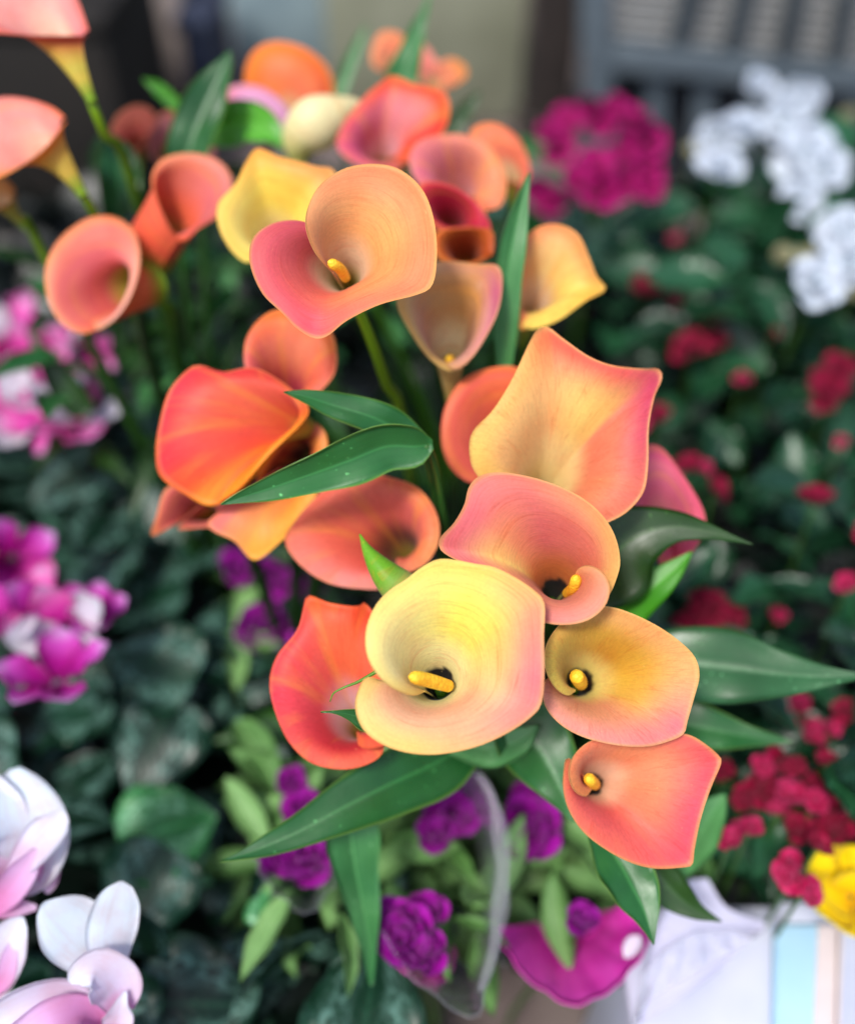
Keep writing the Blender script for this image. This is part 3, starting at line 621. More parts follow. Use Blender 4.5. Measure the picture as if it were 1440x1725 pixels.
calla('bright pink calla lily behind the dark leaf at right',
  [(1150,935,1),(1118,962,.5),(1105,935,.3),(1085,880,.2),(1045,830,.2),(1055,775,.4),(1092,750,.7),(1122,762,.8),(1160,815,.7),(1186,865,.6),(1184,900,.4),(1160,938,.1),(1135,950,.5),(1130,930,1.3)],
  .55, (1115,880,2.4), (1090,930,7), [(0,(226,84,110),(224,84,116)),(.5,(226,90,124),(232,120,150)),(1,(222,76,104),(226,90,120))], edge=(232,120,150), thr=(226,150,150), seed=34, root=3, **B)
calla('pink calla lily trumpet cut off by the top left corner',
  [(147,60,0),(100,60,-.9),(40,58,-1.3),(-30,50,-1),(-90,10,0),(-90,-60,1.4),(-20,-110,2.4),(60,-90,2.6),(110,-45,2.0),(132,0,1.2),(150,52,.5)],
  .585, (118,88,.6), (156,172,1.2), [(0,(222,92,84),(230,130,120)),(.3,(222,90,110),(240,160,150)),(.6,(244,170,160),(244,170,160)),(1,(236,120,110),(240,150,150))],
  edge=(230,120,104), outer=(206,84,60), neck=(214,204,84), thr=(246,200,170), seed=35, r=.62, lip=.2, stem=[(182,240,.62),(225,320,.66)], root=1, **B)
calla('orange and pink calla lily trumpet cut off by the left edge',
  [(113,204,0),(80,246,-.8),(38,276,-1.1),(-10,302,-1.1),(-70,310,-.4),(-95,260,.8),(-70,195,1.8),(-10,168,2.2),(40,166,2),(84,178,1.2),(110,196,.5)],
  .59, (84,238,.8), (142,330,1.6), [(0,(246,134,60),(244,150,110)),(.25,(246,150,60),(242,150,130)),(.6,(240,140,130),(244,160,150)),(1,(240,120,80),(242,150,140))],
  edge=(246,140,70), outer=(236,150,60), neck=(206,176,74), thr=(246,190,160), seed=36, r=.7, lip=.2, stem=[(165,370,.63),(200,450,.68)], root=1, **B)
calla('greenish yellow calla lily bud low at the left edge',
  [(30,330,0),(0,352,-.4),(-40,350,-.2),(-60,320,.5),(-30,296,1),(10,302,.7),(28,322,.3)],
  .63, (12,345,.4), (46,385,1), [(0,(196,130,50),(200,140,60)),(1,(190,120,50),(196,130,60))], edge=(210,150,70), outer=(170,130,50), neck=(130,130,44), seed=37, r=.5, stem=[(70,420,.66)], root=1, **B)
calla('small coral calla lily folded over, behind the upper left stem',
  [(262,235,.9),(225,262,.4),(196,258,.2),(184,228,.2),(196,196,.4),(225,178,.6),(252,182,.6),(264,205,.4),(250,225,-.1),(228,255,-.2),(220,250,.8)],
  .72, (232,245,.9), (235,290,4), [(0,(230,110,90),(226,100,84)),(.5,(240,126,100),(238,118,100)),(1,(220,100,80),(220,100,80))], thr=(170,80,50), seed=38, root=1, r=.6, **B)
calla('small dusty pink calla lily beside the upper left grass green leaf',
  [(300,262,.9),(268,272,.4),(246,250,.3),(252,215,.2),(275,188,.4),(298,190,.5),(306,220,.4),(300,250,.1),(280,268,.2),(282,258,.8)],
  .74, (280,262,.9), (280,300,4), [(0,(232,140,130),(226,140,140)),(.5,(226,120,110),(232,150,160)),(1,(226,150,100),(226,140,140))], thr=(226,190,120), seed=39, root=1, r=.6, **B)
calla('pale pink calla lily bud above the coral one leaning right',
  [(360,262,.7),(338,270,.3),(326,250,.2),(334,226,.3),(350,222,.4),(364,240,.5),(362,262,.2),(350,266,.6)],
  .70, (346,250,1.6), (340,300,6), [(0,(226,140,150),(232,150,160)),(1,(226,130,140),(232,150,160))], edge=(236,170,170), thr=(226,170,150), seed=40, root=1, r=.5, **B)
# closed bud
t = thing('calla_bud', 'closed green and pink calla lily bud pointing up left above the big pale yellow flower', 'flower bud', (0, 0, 0), 'calla lilies in bloom')
pts, _ = catmull([P(606,900,.49), P(622,932,.487), P(650,968,.486), P(684,1000,.49), P(720,1035,.505)], 26)
v = np.linspace(0, 1, 26); rr = .0005 + .0105 * np.sin(np.clip(v * 1.15, 0, 1) ** 1.2 * math.pi * 0.62)
c = np.array([lin((112, 176, 40)) * (1 - x) + lin((226, 190, 150)) * x for x in sst(.35, .85, v)])
put('spathe', tube('spathe', pts, rr, 16, c), t, M_SOFT)
pts = bez([P(716,1030,.503), P(760,1080,.54), ROOTS[0] + np.array([0, 0, .3]), ROOTS[0]], 20)
put('stem', tube('stem', pts, .0035, 8, np.tile(lin((90, 150, 30)), (20, 1))), t, M_STEM)

# ------------------------------------------------------------------ calla leaves that stand out
leaf('long dark green arrow shaped leaf crossing the coral flowers at centre left', [(728,748,.50,8),(700,752,.497,34),(650,752,.494,42),(590,775,.49,42),(520,800,.487,33),(450,824,.483,20),(405,838,.48,10),(372,850,.478,1)], M_CLEAF, roll=[14, 20, 8], fold=.16, cup=.1, seed=1, root=0)
leaf('short dark green lobe above the long arrow shaped leaf', [(715,742,.51,10),(670,722,.505,28),(620,700,.50,29),(560,682,.497,22),(515,668,.493,12),(478,660,.49,1)], M_CLEAF, roll=-14, fold=.2, seed=2, root=0)
leaf('longest green leaf sweeping to a thin tip at lower left', [(800,1245,.56,30),(735,1285,.545,54),(660,1320,.53,54),(580,1360,.52,43),(510,1398,.513,28),(450,1425,.508,18),(405,1442,.504,7),(370,1452,.50,1)], M_CLEAF, roll=[10, 0, -10], fold=.14, cup=.12, seed=3, root=0)
leaf('pale green hanging leaf under the longest leaf', [(580,1340,.56,26),(590,1400,.56,46),(600,1470,.562,40),(612,1530,.565,28),(620,1590,.57,16),(625,1660,.575,3)], M_CLEAF_L, roll=20, fold=.2, seed=4, root=0)
leaf('broad dark green leaf with a curved tip right of the rosy pink flower', [(975,1000,.54,40),(1020,950,.53,80),(1070,905,.525,56),(1130,888,.522,30),(1180,893,.52,17),(1230,906,.518,7),(1268,917,.517,1)], M_CLEAF_D, roll=[-10, 0, 10], fold=.12, cup=.12, seed=5, root=3)
leaf('dark green leaf pointing up behind the golden yellow flower', [(960,1090,.55,36),(1020,1045,.545,50),(1080,1005,.54,36),(1130,965,.538,20),(1165,930,.537,2)], M_CLEAF_B, roll=16, fold=.15, seed=6, root=3)
leaf('large pale green leaf reaching the right edge', [(1080,1120,.56,40),(1150,1118,.552,60),(1230,1125,.547,62),(1300,1135,.543,44),(1370,1140,.54,24),(1430,1140,.537,9),(1475,1139,.535,1)], M_CLEAF_M, roll=[4, 10, 14], fold=.34, cup=-.1, seed=7, root=3)
leaf('narrow dark green leaf under the large pale leaf at right', [(1080,1200,.58,20),(1150,1218,.575,42),(1210,1232,.572,32),(1270,1242,.57,16),(1335,1250,.568,1)], M_CLEAF, roll=8, fold=.2, seed=8, root=3)
leaf('green leaf hanging straight down below the lowest coral flower', [(1005,1400,.52,20),(1040,1450,.513,46),(1062,1490,.508,46),(1082,1530,.504,30),(1094,1565,.50,12),(1101,1592,.498,1)], M_CLEAF, roll=[10, 22, 10], fold=.3, seed=9, root=3)
leaf('dark green leaf with a bent tip over the white paper at lower right', [(1060,1430,.56,26),(1105,1470,.555,34),(1140,1508,.552,30),(1175,1535,.55,14),(1215,1553,.548,1)], M_CLEAF_D, roll=-16, fold=.3, seed=10, root=3)
leaf('light green leaf tip right of the lowest coral flower', [(1130,1470,.59,20),(1170,1420,.585,34),(1200,1370,.58,26),(1222,1338,.578,2)], M_CLEAF_L, roll=10, fold=.25, seed=11, root=3)
leaf('upright green leaf between the peach flowers right of the heart shaped one', [(846,650,.575,12),(850,540,.56,22),(856,450,.55,25),(868,380,.546,20),(882,325,.544,9),(891,290,.543,1)], M_CLEAF_L, roll=-24, fold=.35, seed=12, root=0)
leaf('upright green leaf at upper left between orange and coral flowers', [(295,330,.67,10),(315,260,.66,34),(336,200,.655,38),(358,150,.652,30),(378,110,.65,14),(388,84,.65,1)], M_CLEAF, roll=20, fold=.3, seed=13, root=1)
leaf('tall thin green leaf at the very top centre', [(668,190,.74,16),(676,140,.735,28),(690,95,.73,22),(705,45,.728,12),(718,10,.725,5),(724,-20,.725,1)], M_CLEAF, roll=14, fold=.3, seed=14, root=2)
leaf('bright green leaf arching under the cream bud', [(340,230,.69,18),(378,212,.685,34),(420,205,.68,34),(455,222,.675,24),(478,246,.672,5)], M_CLEAF_B, roll=[0, 14], fold=.2, seed=15, root=1)
leaf('small sharp leaf tip poking out left of the big pale yellow flower', [(650,1225,.47,18),(615,1212,.468,19),(590,1204,.466,10),(565,1200,.464,3),(540,1200,.463,1)], M_CLEAF, roll=10, fold=.3, seed=16, root=0)
leaf('dark green leaf below the golden yellow flower, its pale midrib showing', [(850,1200,.55,40),(890,1240,.545,62),(925,1290,.54,52),(950,1340,.536,28),(965,1385,.533,2)], M_CLEAF, roll=[10, -8], fold=.2, seed=17, root=3)
leaf('light green leaf tip under the right side of the big pale yellow flower', [(760,1250,.55,22),(820,1262,.545,32),(870,1250,.54,26),(905,1225,.538,3)], M_CLEAF_L, roll=10, fold=.2, seed=18, root=0)
leaf('thin dark leaf behind the upper peach flowers at top', [(750,250,.78,8),(775,200,.775,16),(798,168,.77,8),(806,152,.77,1)], M_CLEAF_D, roll=10, fold=.3, seed=19, root=2)
leaf('teal green leaf standing behind the upper left stem', [(190,370,.70,16),(200,310,.69,34),(196,260,.688,30),(186,225,.685,3)], M_CLEAF, roll=-10, fold=.2, seed=20, root=1)
leaf('slim green blade bending away left of the upright leaf', [(320,200,.72,8),(285,165,.715,12),(262,145,.712,10),(240,132,.71,1)], M_CLEAF_B, roll=0, fold=.3, seed=21, root=1)
leaf('faint thin grey green blade rising in front of the olive box', [(560,190,.82,8),(580,130,.815,12),(600,80,.812,8),(618,40,.81,1)], M_CLEAF_L, roll=0, fold=.3, seed=22, root=2)
t = thing('tendril', 'thin green curling tendril left of the big pale yellow flower', 'tendril', (0, 0, 0))
pts, _ = catmull([P(640,1128,.47), P(605,1148,.468), P(580,1158,.467), P(562,1168,.467), P(556,1182,.468)], 20)
put('strand', tube('strand', pts, np.linspace(.0011, .0003, 20), 8, np.tile(lin((90, 140, 40)), (20, 1))), t, M_STEM)

# ------------------------------------------------------------------ leaf and petal templates (local space, +Y along, +Z up)
def local_blade(name, prof, L, bend=0.0, fold=0.2, cup=0.0, wave=0.05, th=0.0005, NU=12, NV=5, cols=None, seed=0, mat=None, crinkle=0.0):
    """prof: (fraction along, half width m); bend lowers (or lifts) the tip; cols: (fraction, colour) along"""
    sp = [((0, f * L, bend * f * f), w) for f, w in prof]
    sp = [(np.array(p), w) for p, w in sp]
    G, st = blade_grid(sp, 0, fold, cup, NU=NU, NV=NV, wave=wave, seed=seed, facing=np.array([0, 0.0001, 1.0]))
    if crinkle:
        rg = np.random.default_rng(seed); G = G + rg.normal(0, crinkle, G.shape) * st[..., 1:2]
    cf = None
    if cols is not None:
        f = np.array([c[0] for c in cols]); cc = np.array([lin(c[1]) for c in cols])
        u = st[..., 1] - 0.10 * st[..., 0] ** 2
        cf = np.stack([np.interp(u, f, cc[:, k]) for k in range(3)], -1)
    me = sheet(name, G, th, cf, cf, st)
    if mat: me.materials.append(mat)
    return me

def inst(name, me, parent, M):
    o = bpy.data.objects.new(name, me); COL.objects.link(o); o.parent = parent; o.matrix_local = M
    return o

def frame(pos, up, head, sc=1.0, tilt=0.0):
    """matrix with local Z along up, local Y towards heading angle, then pitched by tilt about local X"""
    q = Vector((0, 0, 1)).rotation_difference(Vector([float(x) for x in up]).normalized())
    return Matrix.Translation(Vector([float(x) for x in pos])) @ q.to_matrix().to_4x4() @ Matrix.Rotation(head, 4, 'Z') @ Matrix.Rotation(tilt, 4, 'X') @ Matrix.Scale(sc, 4)

def rose_leaf_t(k): return local_blade('leaf', [(0, .002), (.12, .011), (.35, .020), (.6, .019), (.82, .011), (.95, .004), (1, .0005)], .058, (-.012, .006, -.02)[k % 3], .28, .1, .12, seed=40 + k, mat=M_RLEAF, NU=11)
def heart_leaf_t(k, m): return local_blade('leaf', [(0, .020), (.04, .027), (.15, .034), (.35, .037), (.6, .031), (.8, .020), (.93, .009), (1, .0008)], .068, (-.02, -.008, -.03)[k % 3], .14, -.12, .10, NU=14, NV=7, seed=50 + k, mat=m)
def lance_leaf_t(k): return local_blade('leaf', [(0, .002), (.15, .008), (.4, .0125), (.65, .011), (.85, .006), (1, .0005)], .066, (-.03, .01, -.015)[k % 3], .3, .1, .1, seed=60 + k, mat=M_LLEAF, NU=11)
RL = [rose_leaf_t(k) for k in range(3)]; HL = [heart_leaf_t(k, M_CYLEAF) for k in range(3)]; HB = heart_leaf_t(0, M_CYLEAF_B); LL = [lance_leaf_t(k) for k in range(3)]
CL = [local_blade('leaf', [(0, .006), (.1, .022), (.3, .026), (.55, .020), (.8, .009), (1, .0006)], .15, (-.05, .02, -.02)[k], .22, .1, .08, seed=70 + k, mat=(M_CLEAF_D, M_CLEAF_D, M_CLEAF)[k], NU=14) for k in range(3)]

CLX = [local_blade('leaf', [(0, .006), (.1, .020), (.3, .024), (.55, .018), (.8, .008), (1, .0006)], .14, -.03, .22, .1, .1, seed=77, mat=M_CLEAF_L, NU=14)]
def scatter(parent, meshes, n, region, zr, tilt=0.5, sc=(0.8, 1.25), rg=None, name='leaf', keep=None, lean=(0, 0, 1)):
    k = 0; tries = 0
    off = np.array(parent.location)
    while k < n and tries < n * 20:
        tries += 1
        px, py = rg.uniform(region[0], region[2]), rg.uniform(region[1], region[3])
        if keep and not keep(px, py, rg): continue
        p = onz(px, py, rg.uniform(*zr))
        up = np.array(lean) + rg.normal(0, tilt, 3); up[2] = abs(up[2]) + 0.15
        inst(name, meshes[rg.integers(len(meshes))], parent, frame(p - off, nrm(up), rg.uniform(0, 6.28), rg.uniform(*sc)))
        k += 1

def stalk(parent, top, foot, r=0.0016, col=(60, 96, 40), name='stem', d=None):
    off = np.array(parent.location) if parent.parent is None else np.zeros(3)
    top, foot = np.asarray(top) - off, np.asarray(foot) - off
    d = np.array([0, 0, -0.04]) if d is None else d
    pts = bez([top, top + d, foot + np.array([0, 0, .08]), foot], 12)
    return put(name, tube(name, pts, np.linspace(r, r * 1.5, 12), 6, np.tile(lin(col), (12, 1))), parent, M_STEM)

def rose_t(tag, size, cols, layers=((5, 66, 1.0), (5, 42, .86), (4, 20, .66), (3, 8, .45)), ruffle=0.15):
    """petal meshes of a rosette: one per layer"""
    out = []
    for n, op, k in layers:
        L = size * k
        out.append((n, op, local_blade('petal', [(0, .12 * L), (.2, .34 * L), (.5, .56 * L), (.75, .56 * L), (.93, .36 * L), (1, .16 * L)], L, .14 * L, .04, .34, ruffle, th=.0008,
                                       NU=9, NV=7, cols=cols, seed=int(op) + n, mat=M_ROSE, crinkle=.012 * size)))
    return out

def rosette(parent, pos, up, tmpl, sc, rg, name='flower', jit=10):
    """a flower made of layered petals, each petal a mesh of its own"""
    off = np.array(parent.location)
    f = bpy.data.objects.new(name, None); COL.objects.link(f); f.parent = parent; f.empty_display_size = .01
    f.matrix_local = frame(np.asarray(pos) - off, up, rg.uniform(0, 6.28), sc)
    for li, (n, op, me) in enumerate(tmpl):
        for k in range(n):
            hd = 2 * math.pi * (k + 0.37 * li) / n + rg.normal(0, .1)
            tl = math.radians(90 - op + rg.normal(0, jit))
            M = Matrix.Rotation(hd, 4, 'Z') @ Matrix.Translation((0, .002, .0012 * li)) @ Matrix.Rotation(tl, 4, 'X')
            inst('petal', me, f, M)
    return f

def toward(p, w=0.6, up=1.0):
    return nrm(nrm(CAM - np.asarray(p)) * w + np.array([0, 0, up]))

RG = np.random.default_rng(5)
# ---- dark under-foliage that nobody could count
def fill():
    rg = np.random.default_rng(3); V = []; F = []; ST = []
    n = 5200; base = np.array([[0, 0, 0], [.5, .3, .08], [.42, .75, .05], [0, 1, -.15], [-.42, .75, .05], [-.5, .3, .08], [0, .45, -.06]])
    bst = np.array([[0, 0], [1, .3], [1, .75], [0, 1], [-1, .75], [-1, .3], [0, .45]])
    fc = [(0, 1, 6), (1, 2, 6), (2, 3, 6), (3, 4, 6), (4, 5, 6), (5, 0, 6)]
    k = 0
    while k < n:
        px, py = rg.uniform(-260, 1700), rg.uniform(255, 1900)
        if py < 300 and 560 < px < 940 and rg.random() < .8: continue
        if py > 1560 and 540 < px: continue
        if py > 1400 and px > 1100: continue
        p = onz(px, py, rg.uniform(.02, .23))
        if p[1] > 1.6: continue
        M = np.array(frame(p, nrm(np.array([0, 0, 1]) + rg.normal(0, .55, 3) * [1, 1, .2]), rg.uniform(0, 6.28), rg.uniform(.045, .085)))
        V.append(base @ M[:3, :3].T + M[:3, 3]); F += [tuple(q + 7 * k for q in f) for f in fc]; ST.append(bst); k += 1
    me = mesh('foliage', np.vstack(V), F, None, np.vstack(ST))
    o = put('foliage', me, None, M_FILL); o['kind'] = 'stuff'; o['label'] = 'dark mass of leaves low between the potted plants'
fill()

# ---- calla plant: the plain leaves deep among the stems
t = thing('calla_plant', 'dark green calla lily foliage filling the gaps between the flower stems', 'plant', (0, .5, 0))
scatter(t, CL, 46, (230, 420, 800, 800), (.30, .45), .6, (.4, .75), RG)
scatter(t, CL, 60, (60, 430, 400, 780), (.36, .52), .6, (.32, .55), RG)
scatter(t, CLX, 26, (120, 400, 780, 640), (.40, .53), .6, (.28, .5), RG)
scatter(t, CL, 24, (500, 800, 1050, 1250), (.28, .40), .5, (.4, .7), RG)
scatter(t, CL, 30, (150, 210, 860, 420), (.40, .54), .6, (.4, .75), RG)

# ---- red rose bush at right, white rose bush behind it
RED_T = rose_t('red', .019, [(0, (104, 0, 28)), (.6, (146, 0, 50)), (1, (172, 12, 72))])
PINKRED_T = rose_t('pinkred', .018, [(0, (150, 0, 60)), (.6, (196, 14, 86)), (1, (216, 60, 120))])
t = thing('rose_bush', 'dark green rose bush full of small crimson flowers along the right side', 'rose bush', (.35, .55, 0))
scatter(t, RL, 170, (1020, 400, 1560, 1330), (.24, .42), .5, (.8, 1.3), RG, keep=lambda x, y, g: x > 1040 or y < 1000)
scatter(t, RL, 40, (1170, 1250, 1560, 1480), (.22, .34), .5, (.7, 1.1), RG)
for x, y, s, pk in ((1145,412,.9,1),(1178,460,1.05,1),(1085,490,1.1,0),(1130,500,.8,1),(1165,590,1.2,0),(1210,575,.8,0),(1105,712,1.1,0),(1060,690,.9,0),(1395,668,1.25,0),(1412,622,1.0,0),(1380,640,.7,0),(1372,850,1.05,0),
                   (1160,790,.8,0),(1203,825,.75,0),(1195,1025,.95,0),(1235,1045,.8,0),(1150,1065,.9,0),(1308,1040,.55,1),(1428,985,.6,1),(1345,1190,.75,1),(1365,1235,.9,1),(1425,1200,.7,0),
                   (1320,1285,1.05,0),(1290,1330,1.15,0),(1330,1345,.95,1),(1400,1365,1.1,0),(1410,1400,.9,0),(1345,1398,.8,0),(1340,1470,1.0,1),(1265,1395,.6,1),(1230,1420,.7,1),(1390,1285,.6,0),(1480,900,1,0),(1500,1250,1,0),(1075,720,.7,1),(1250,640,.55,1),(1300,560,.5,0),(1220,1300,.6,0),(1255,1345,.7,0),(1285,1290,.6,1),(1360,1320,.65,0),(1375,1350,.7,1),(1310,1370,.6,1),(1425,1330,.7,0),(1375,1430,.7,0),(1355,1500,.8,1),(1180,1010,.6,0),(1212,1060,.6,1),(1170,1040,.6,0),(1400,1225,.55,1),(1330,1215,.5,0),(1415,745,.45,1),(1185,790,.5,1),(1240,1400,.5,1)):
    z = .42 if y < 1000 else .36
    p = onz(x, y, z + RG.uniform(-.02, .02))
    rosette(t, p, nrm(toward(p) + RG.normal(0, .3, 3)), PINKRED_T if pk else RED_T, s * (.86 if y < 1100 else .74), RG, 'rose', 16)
    stalk(t, p, np.array([p[0] + .03, p[1] + .02, 0.02]), .0013)
WH_T = rose_t('white', .036, [(0, (204, 216, 222)), (.5, (212, 226, 238)), (1, (216, 230, 242))], ((5, 80, 1.0), (4, 58, .7), (3, 30, .4)), .08)
CRM_T = rose_t('cream', .018, [(0, (170, 176, 110)), (1, (206, 206, 168))], ((4, 30, 1), (3, 12, .8)))
t = thing('rose_bush', 'green rose bush with round white flowers in front of the slatted panel', 'rose bush', (.62, 1.1, 0))
scatter(t, RL, 120, (1010, 250, 1620, 560), (.28, .47), .5, (1.0, 1.6), RG, keep=lambda x, y, g: y > 300 or x > 1240)
for x, y, s in ((1278,150,.85),(1345,178,1.15),(1322,205,1.0),(1252,222,1.0),(1205,232,.85),(1210,285,.95),(1355,265,1.3),(1390,285,.9),(1345,340,.9),(1420,395,1.0),(1432,445,1.0),(1372,478,.95),(1490,420,1.1),(1500,250,1.1)):
    p = onz(x, y, .49 + RG.uniform(-.015, .015))
    rosette(t, p, nrm(toward(p, 1.0, .8) + RG.normal(0, .2, 3)), WH_T, s * .8, RG, 'rose', 12)
    stalk(t, p, np.array([p[0], p[1] + .05, 0.05]), .002)
for x, y in ((1315,440),(1405,320),(1428,205),(1352,445),(1165,262),(1430,500)):
    p = onz(x, y, .46); rosette(t, p, toward(p), CRM_T, 1.0, RG, 'bud', 8); stalk(t, p, np.array([p[0], p[1] + .05, 0.05]), .002)

# ---- magenta geranium behind
MG_T = rose_t('magenta', .030, [(0, (130, 0, 70)), (.5, (166, 0, 100)), (1, (186, 12, 124))], ((5, 72, 1.0), (3, 40, .6)))
t = thing('geranium', 'magenta geranium with one ring shaped flower head left of the white roses', 'flowering plant', (.22, 1.25, 0))
for x, y, s in ((955,205,1),(990,180,1),(1030,190,1),(1065,205,1),(1090,240,1),(1060,260,1.1),(1085,290,1),(1040,275,1),(1000,290,1.1),(975,310,.9),(1010,325,1),(940,250,.9),(925,228,.8),(1095,320,.8),(1050,310,.9),(1075,225,1),(1010,205,.9)):
    p = onz(x, y, .50 + RG.uniform(-.01, .03)); rosette(t, p, nrm(toward(p, 1, .6) + RG.normal(0, .35, 3)), MG_T, s * .72, RG, 'floret', 14)
p = onz(1015, 260, .49); stalk(t, p, np.array([p[0], p[1] + .03, 0.02]), .004)
scatter(t, HL, 26, (880, 320, 1130, 420), (.30, .42), .4, (.8, 1.3), RG)
for x, y in ((905, 330), (925, 345)):
    p = onz(x, y, .42); rosette(t, p, toward(p), MG_T, .8, RG, 'floret', 14)

# ---- cyclamens on the left
CYC_T = [local_blade('petal', [(0, .003), (.2, .008), (.5, .0135), (.75, .0125), (.92, .007), (1, .002)], .036, .006, .05, .3, .16, th=.0007, NU=11, NV=7, cols=c, seed=80 + i, mat=M_CYC)
         for i, c in enumerate(([(0, (196, 0, 140)), (.3, (236, 60, 190)), (.65, (246, 126, 212)), (1, (240, 206, 240))],
                                [(0, (150, 0, 110)), (.35, (196, 10, 160)), (.7, (226, 90, 214)), (1, (232, 196, 240))],
                                [(0, (200, 120, 170)), (.2, (232, 226, 240)), (1, (236, 240, 246))]))]
def cyclamen(parent, px, py, z, up, sc, kinds, rg, foot, opens=(58, 84)):
    p = onz(px, py, z); off = np.array(parent.location)
    f = bpy.data.objects.new('flower', None); COL.objects.link(f); f.parent = parent; f.empty_display_size = .01
    f.matrix_local = frame(p - off, up, rg.uniform(0, 6.28), sc)
    for k in range(5):
        M = Matrix.Rotation(2 * math.pi * k / 5 + rg.normal(0, .2), 4, 'Z') @ Matrix.Translation((0, .003, 0)) @ Matrix.Rotation(math.radians(90 - rg.uniform(*opens)), 4, 'X') @ Matrix.Rotation(rg.normal(0, .35), 4, 'Y')
        inst('petal', CYC_T[kinds[k % len(kinds)]], f, M)
    stalk(parent, p + np.asarray(up) * -.004, foot, .0018, (110, 60, 60), d=np.array([0, 0, -.03]))
t = thing('cyclamen_plant', 'cyclamen with hot pink and white flowers at the left edge, highest of the cyclamens', 'cyclamen', (-.42, .62, 0))
ft = onz(60, 800, .05)
for x, y, s in ((20,575,1.2),(55,620,1.2),(110,590,.9),(20,690,1.3),(85,690,1.25),(130,720,1.3),(145,600,.8),(-60,640,1.3),(48,525,.6)):
    cyclamen(t, x, y, .43, nrm(toward(onz(x, y, .43), .9, .8) + RG.normal(0, .3, 3)), s * 1.02, (0, 0, 2, 0, 0) if s < 1.25 else (0, 2, 0), RG, ft)
scatter(t, HL, 46, (-160, 540, 420, 900), (.24, .36), .4, (.8, 1.2), RG)
t = thing('cyclamen_plant', 'cyclamen with purple magenta and white flowers at the middle of the left edge', 'cyclamen', (-.36, .45, 0))
ft = onz(60, 1180, .05)
for x, y, s, kd in ((20,940,1.1,(1, 0, 1)),(75,1030,1.0,(1, 0)),(20,1050,1.1,(1, 2)),(115,1055,1.25,(2, 2, 2, 0)),(160,1040,.8,(1, 1)),(95,1150,1.25,(1, 1, 1)),(-60,1000,1.2,(1, 0))):
    cyclamen(t, x, y, .40, nrm(toward(onz(x, y, .40), .9, .7) + RG.normal(0, .3, 3)), s * .9, kd, RG, ft)
scatter(t, HL, 70, (-160, 860, 520, 1330), (.20, .34), .42, (.8, 1.25), RG)

M_WCYC = M_CYC
t = thing('cyclamen_plant', 'cyclamen with large white and pale pink flowers in the lower left corner', 'cyclamen', (-.20, .30, 0))
scatter(t, HL, 60, (-160, 1290, 620, 1900), (.20, .32), .40, (.8, 1.2), RG)
WP, WW = [(0, (232, 160, 214)), (.3, (240, 224, 244)), (1, (240, 244, 252))], [(0, (240, 206, 230)), (.22, (238, 244, 252)), (1, (236, 245, 252))]
PK_ = [(0, (232, 130, 200)), (.5, (236, 170, 220)), (1, (238, 216, 244))]
def px_petal(parent, keys, cols, roll=0, cup=.3, fold=.05, wave=.05, seed=0):
    G, st = blade_grid(pxspine(keys), roll, fold, cup, NU=24, NV=11, wave=wave, seed=seed)
    f = np.array([c[0] for c in cols]); cc = np.array([lin(c[1]) for c in cols])
    u = np.clip(st[..., 1] + .12 * np.abs(st[..., 0]) ** 2, 0, 1); cf = np.stack([np.interp(u, f, cc[:, k]) for k in range(3)], -1)
    off = Vector(parent.parent.location) if parent.parent else Vector()
    me = sheet('petal', G - np.array(off), .0004, cf, cf, st)
    return put('petal', me, parent, M_WCYC)
def big_flower(petals, foot, top):
    f = bpy.data.objects.new('flower', None); COL.objects.link(f); f.parent = t; f.empty_display_size = .01
    for i, (keys, cols, roll, cup) in enumerate(petals): px_petal(f, keys, cols, roll, cup, seed=i)
    s_ = stalk(t, P(*top), onz(*foot, .03), .002, (140, 80, 80))
big_flower([([(192,1660,.53,14),(170,1625,.525,34),(140,1585,.52,52),(108,1555,.517,50),(82,1533,.515,26),(72,1522,.515,4)], WW, 0, -.07),
            ([(190,1655,.53,12),(186,1615,.52,32),(188,1570,.515,42),(196,1525,.512,38),(203,1495,.512,20),(204,1485,.513,3)], WW, -8, -.08),
            ([(205,1700,.52,20),(195,1660,.512,42),(165,1632,.505,36),(135,1640,.502,22),(118,1655,.505,4)], WP, 10, .3),
            ([(180,1725,.53,16),(190,1700,.525,24),(205,1680,.522,14),(214,1672,.522,2)], WP, 0, .2)], (190, 1800), (190,1700,.525))
big_flower([([(170,1720,.52,16),(120,1690,.515,38),(70,1690,.51,42),(20,1710,.507,38),(-30,1740,.507,14)], WP, 20, .4),
            ([(170,1735,.52,16),(140,1710,.51,26),(90,1725,.50,38),(40,1760,.497,36)], PK_, -10, .4),
            ([(190,1730,.525,14),(150,1700,.53,30),(110,1680,.535,24),(95,1672,.537,3)], WW, 0, .2),
            ([(190,1740,.52,14),(200,1715,.515,26),(205,1690,.512,12),(212,1670,.511,2)], WP, 0, .3)], (190, 1820), (185,1735,.525))
big_flower([([(20,1490,.56,20),(50,1450,.55,52),(60,1400,.545,62),(40,1350,.543,54),(20,1310,.545,26),(12,1300,.546,4)], WW, 16, .45),
            ([(20,1490,.555,18),(-10,1440,.545,50),(-20,1390,.54,60),(-16,1340,.538,48),(-10,1305,.54,8)], WP, -10, .4),
            ([(10,1500,.55,14),(40,1455,.538,24),(70,1420,.534,34),(95,1390,.535,28),(104,1365,.54,5)], WP, 24, .4),
            ([(-20,1530,.55,20),(15,1500,.535,26),(45,1460,.532,22),(60,1430,.534,4)], PK_, 0, .4),
            ([(72,1425,.55,10),(80,1455,.548,18),(82,1485,.549,15),(80,1505,.55,3)], PK_, 0, .3)], (20, 1620), (16,1495,.555))
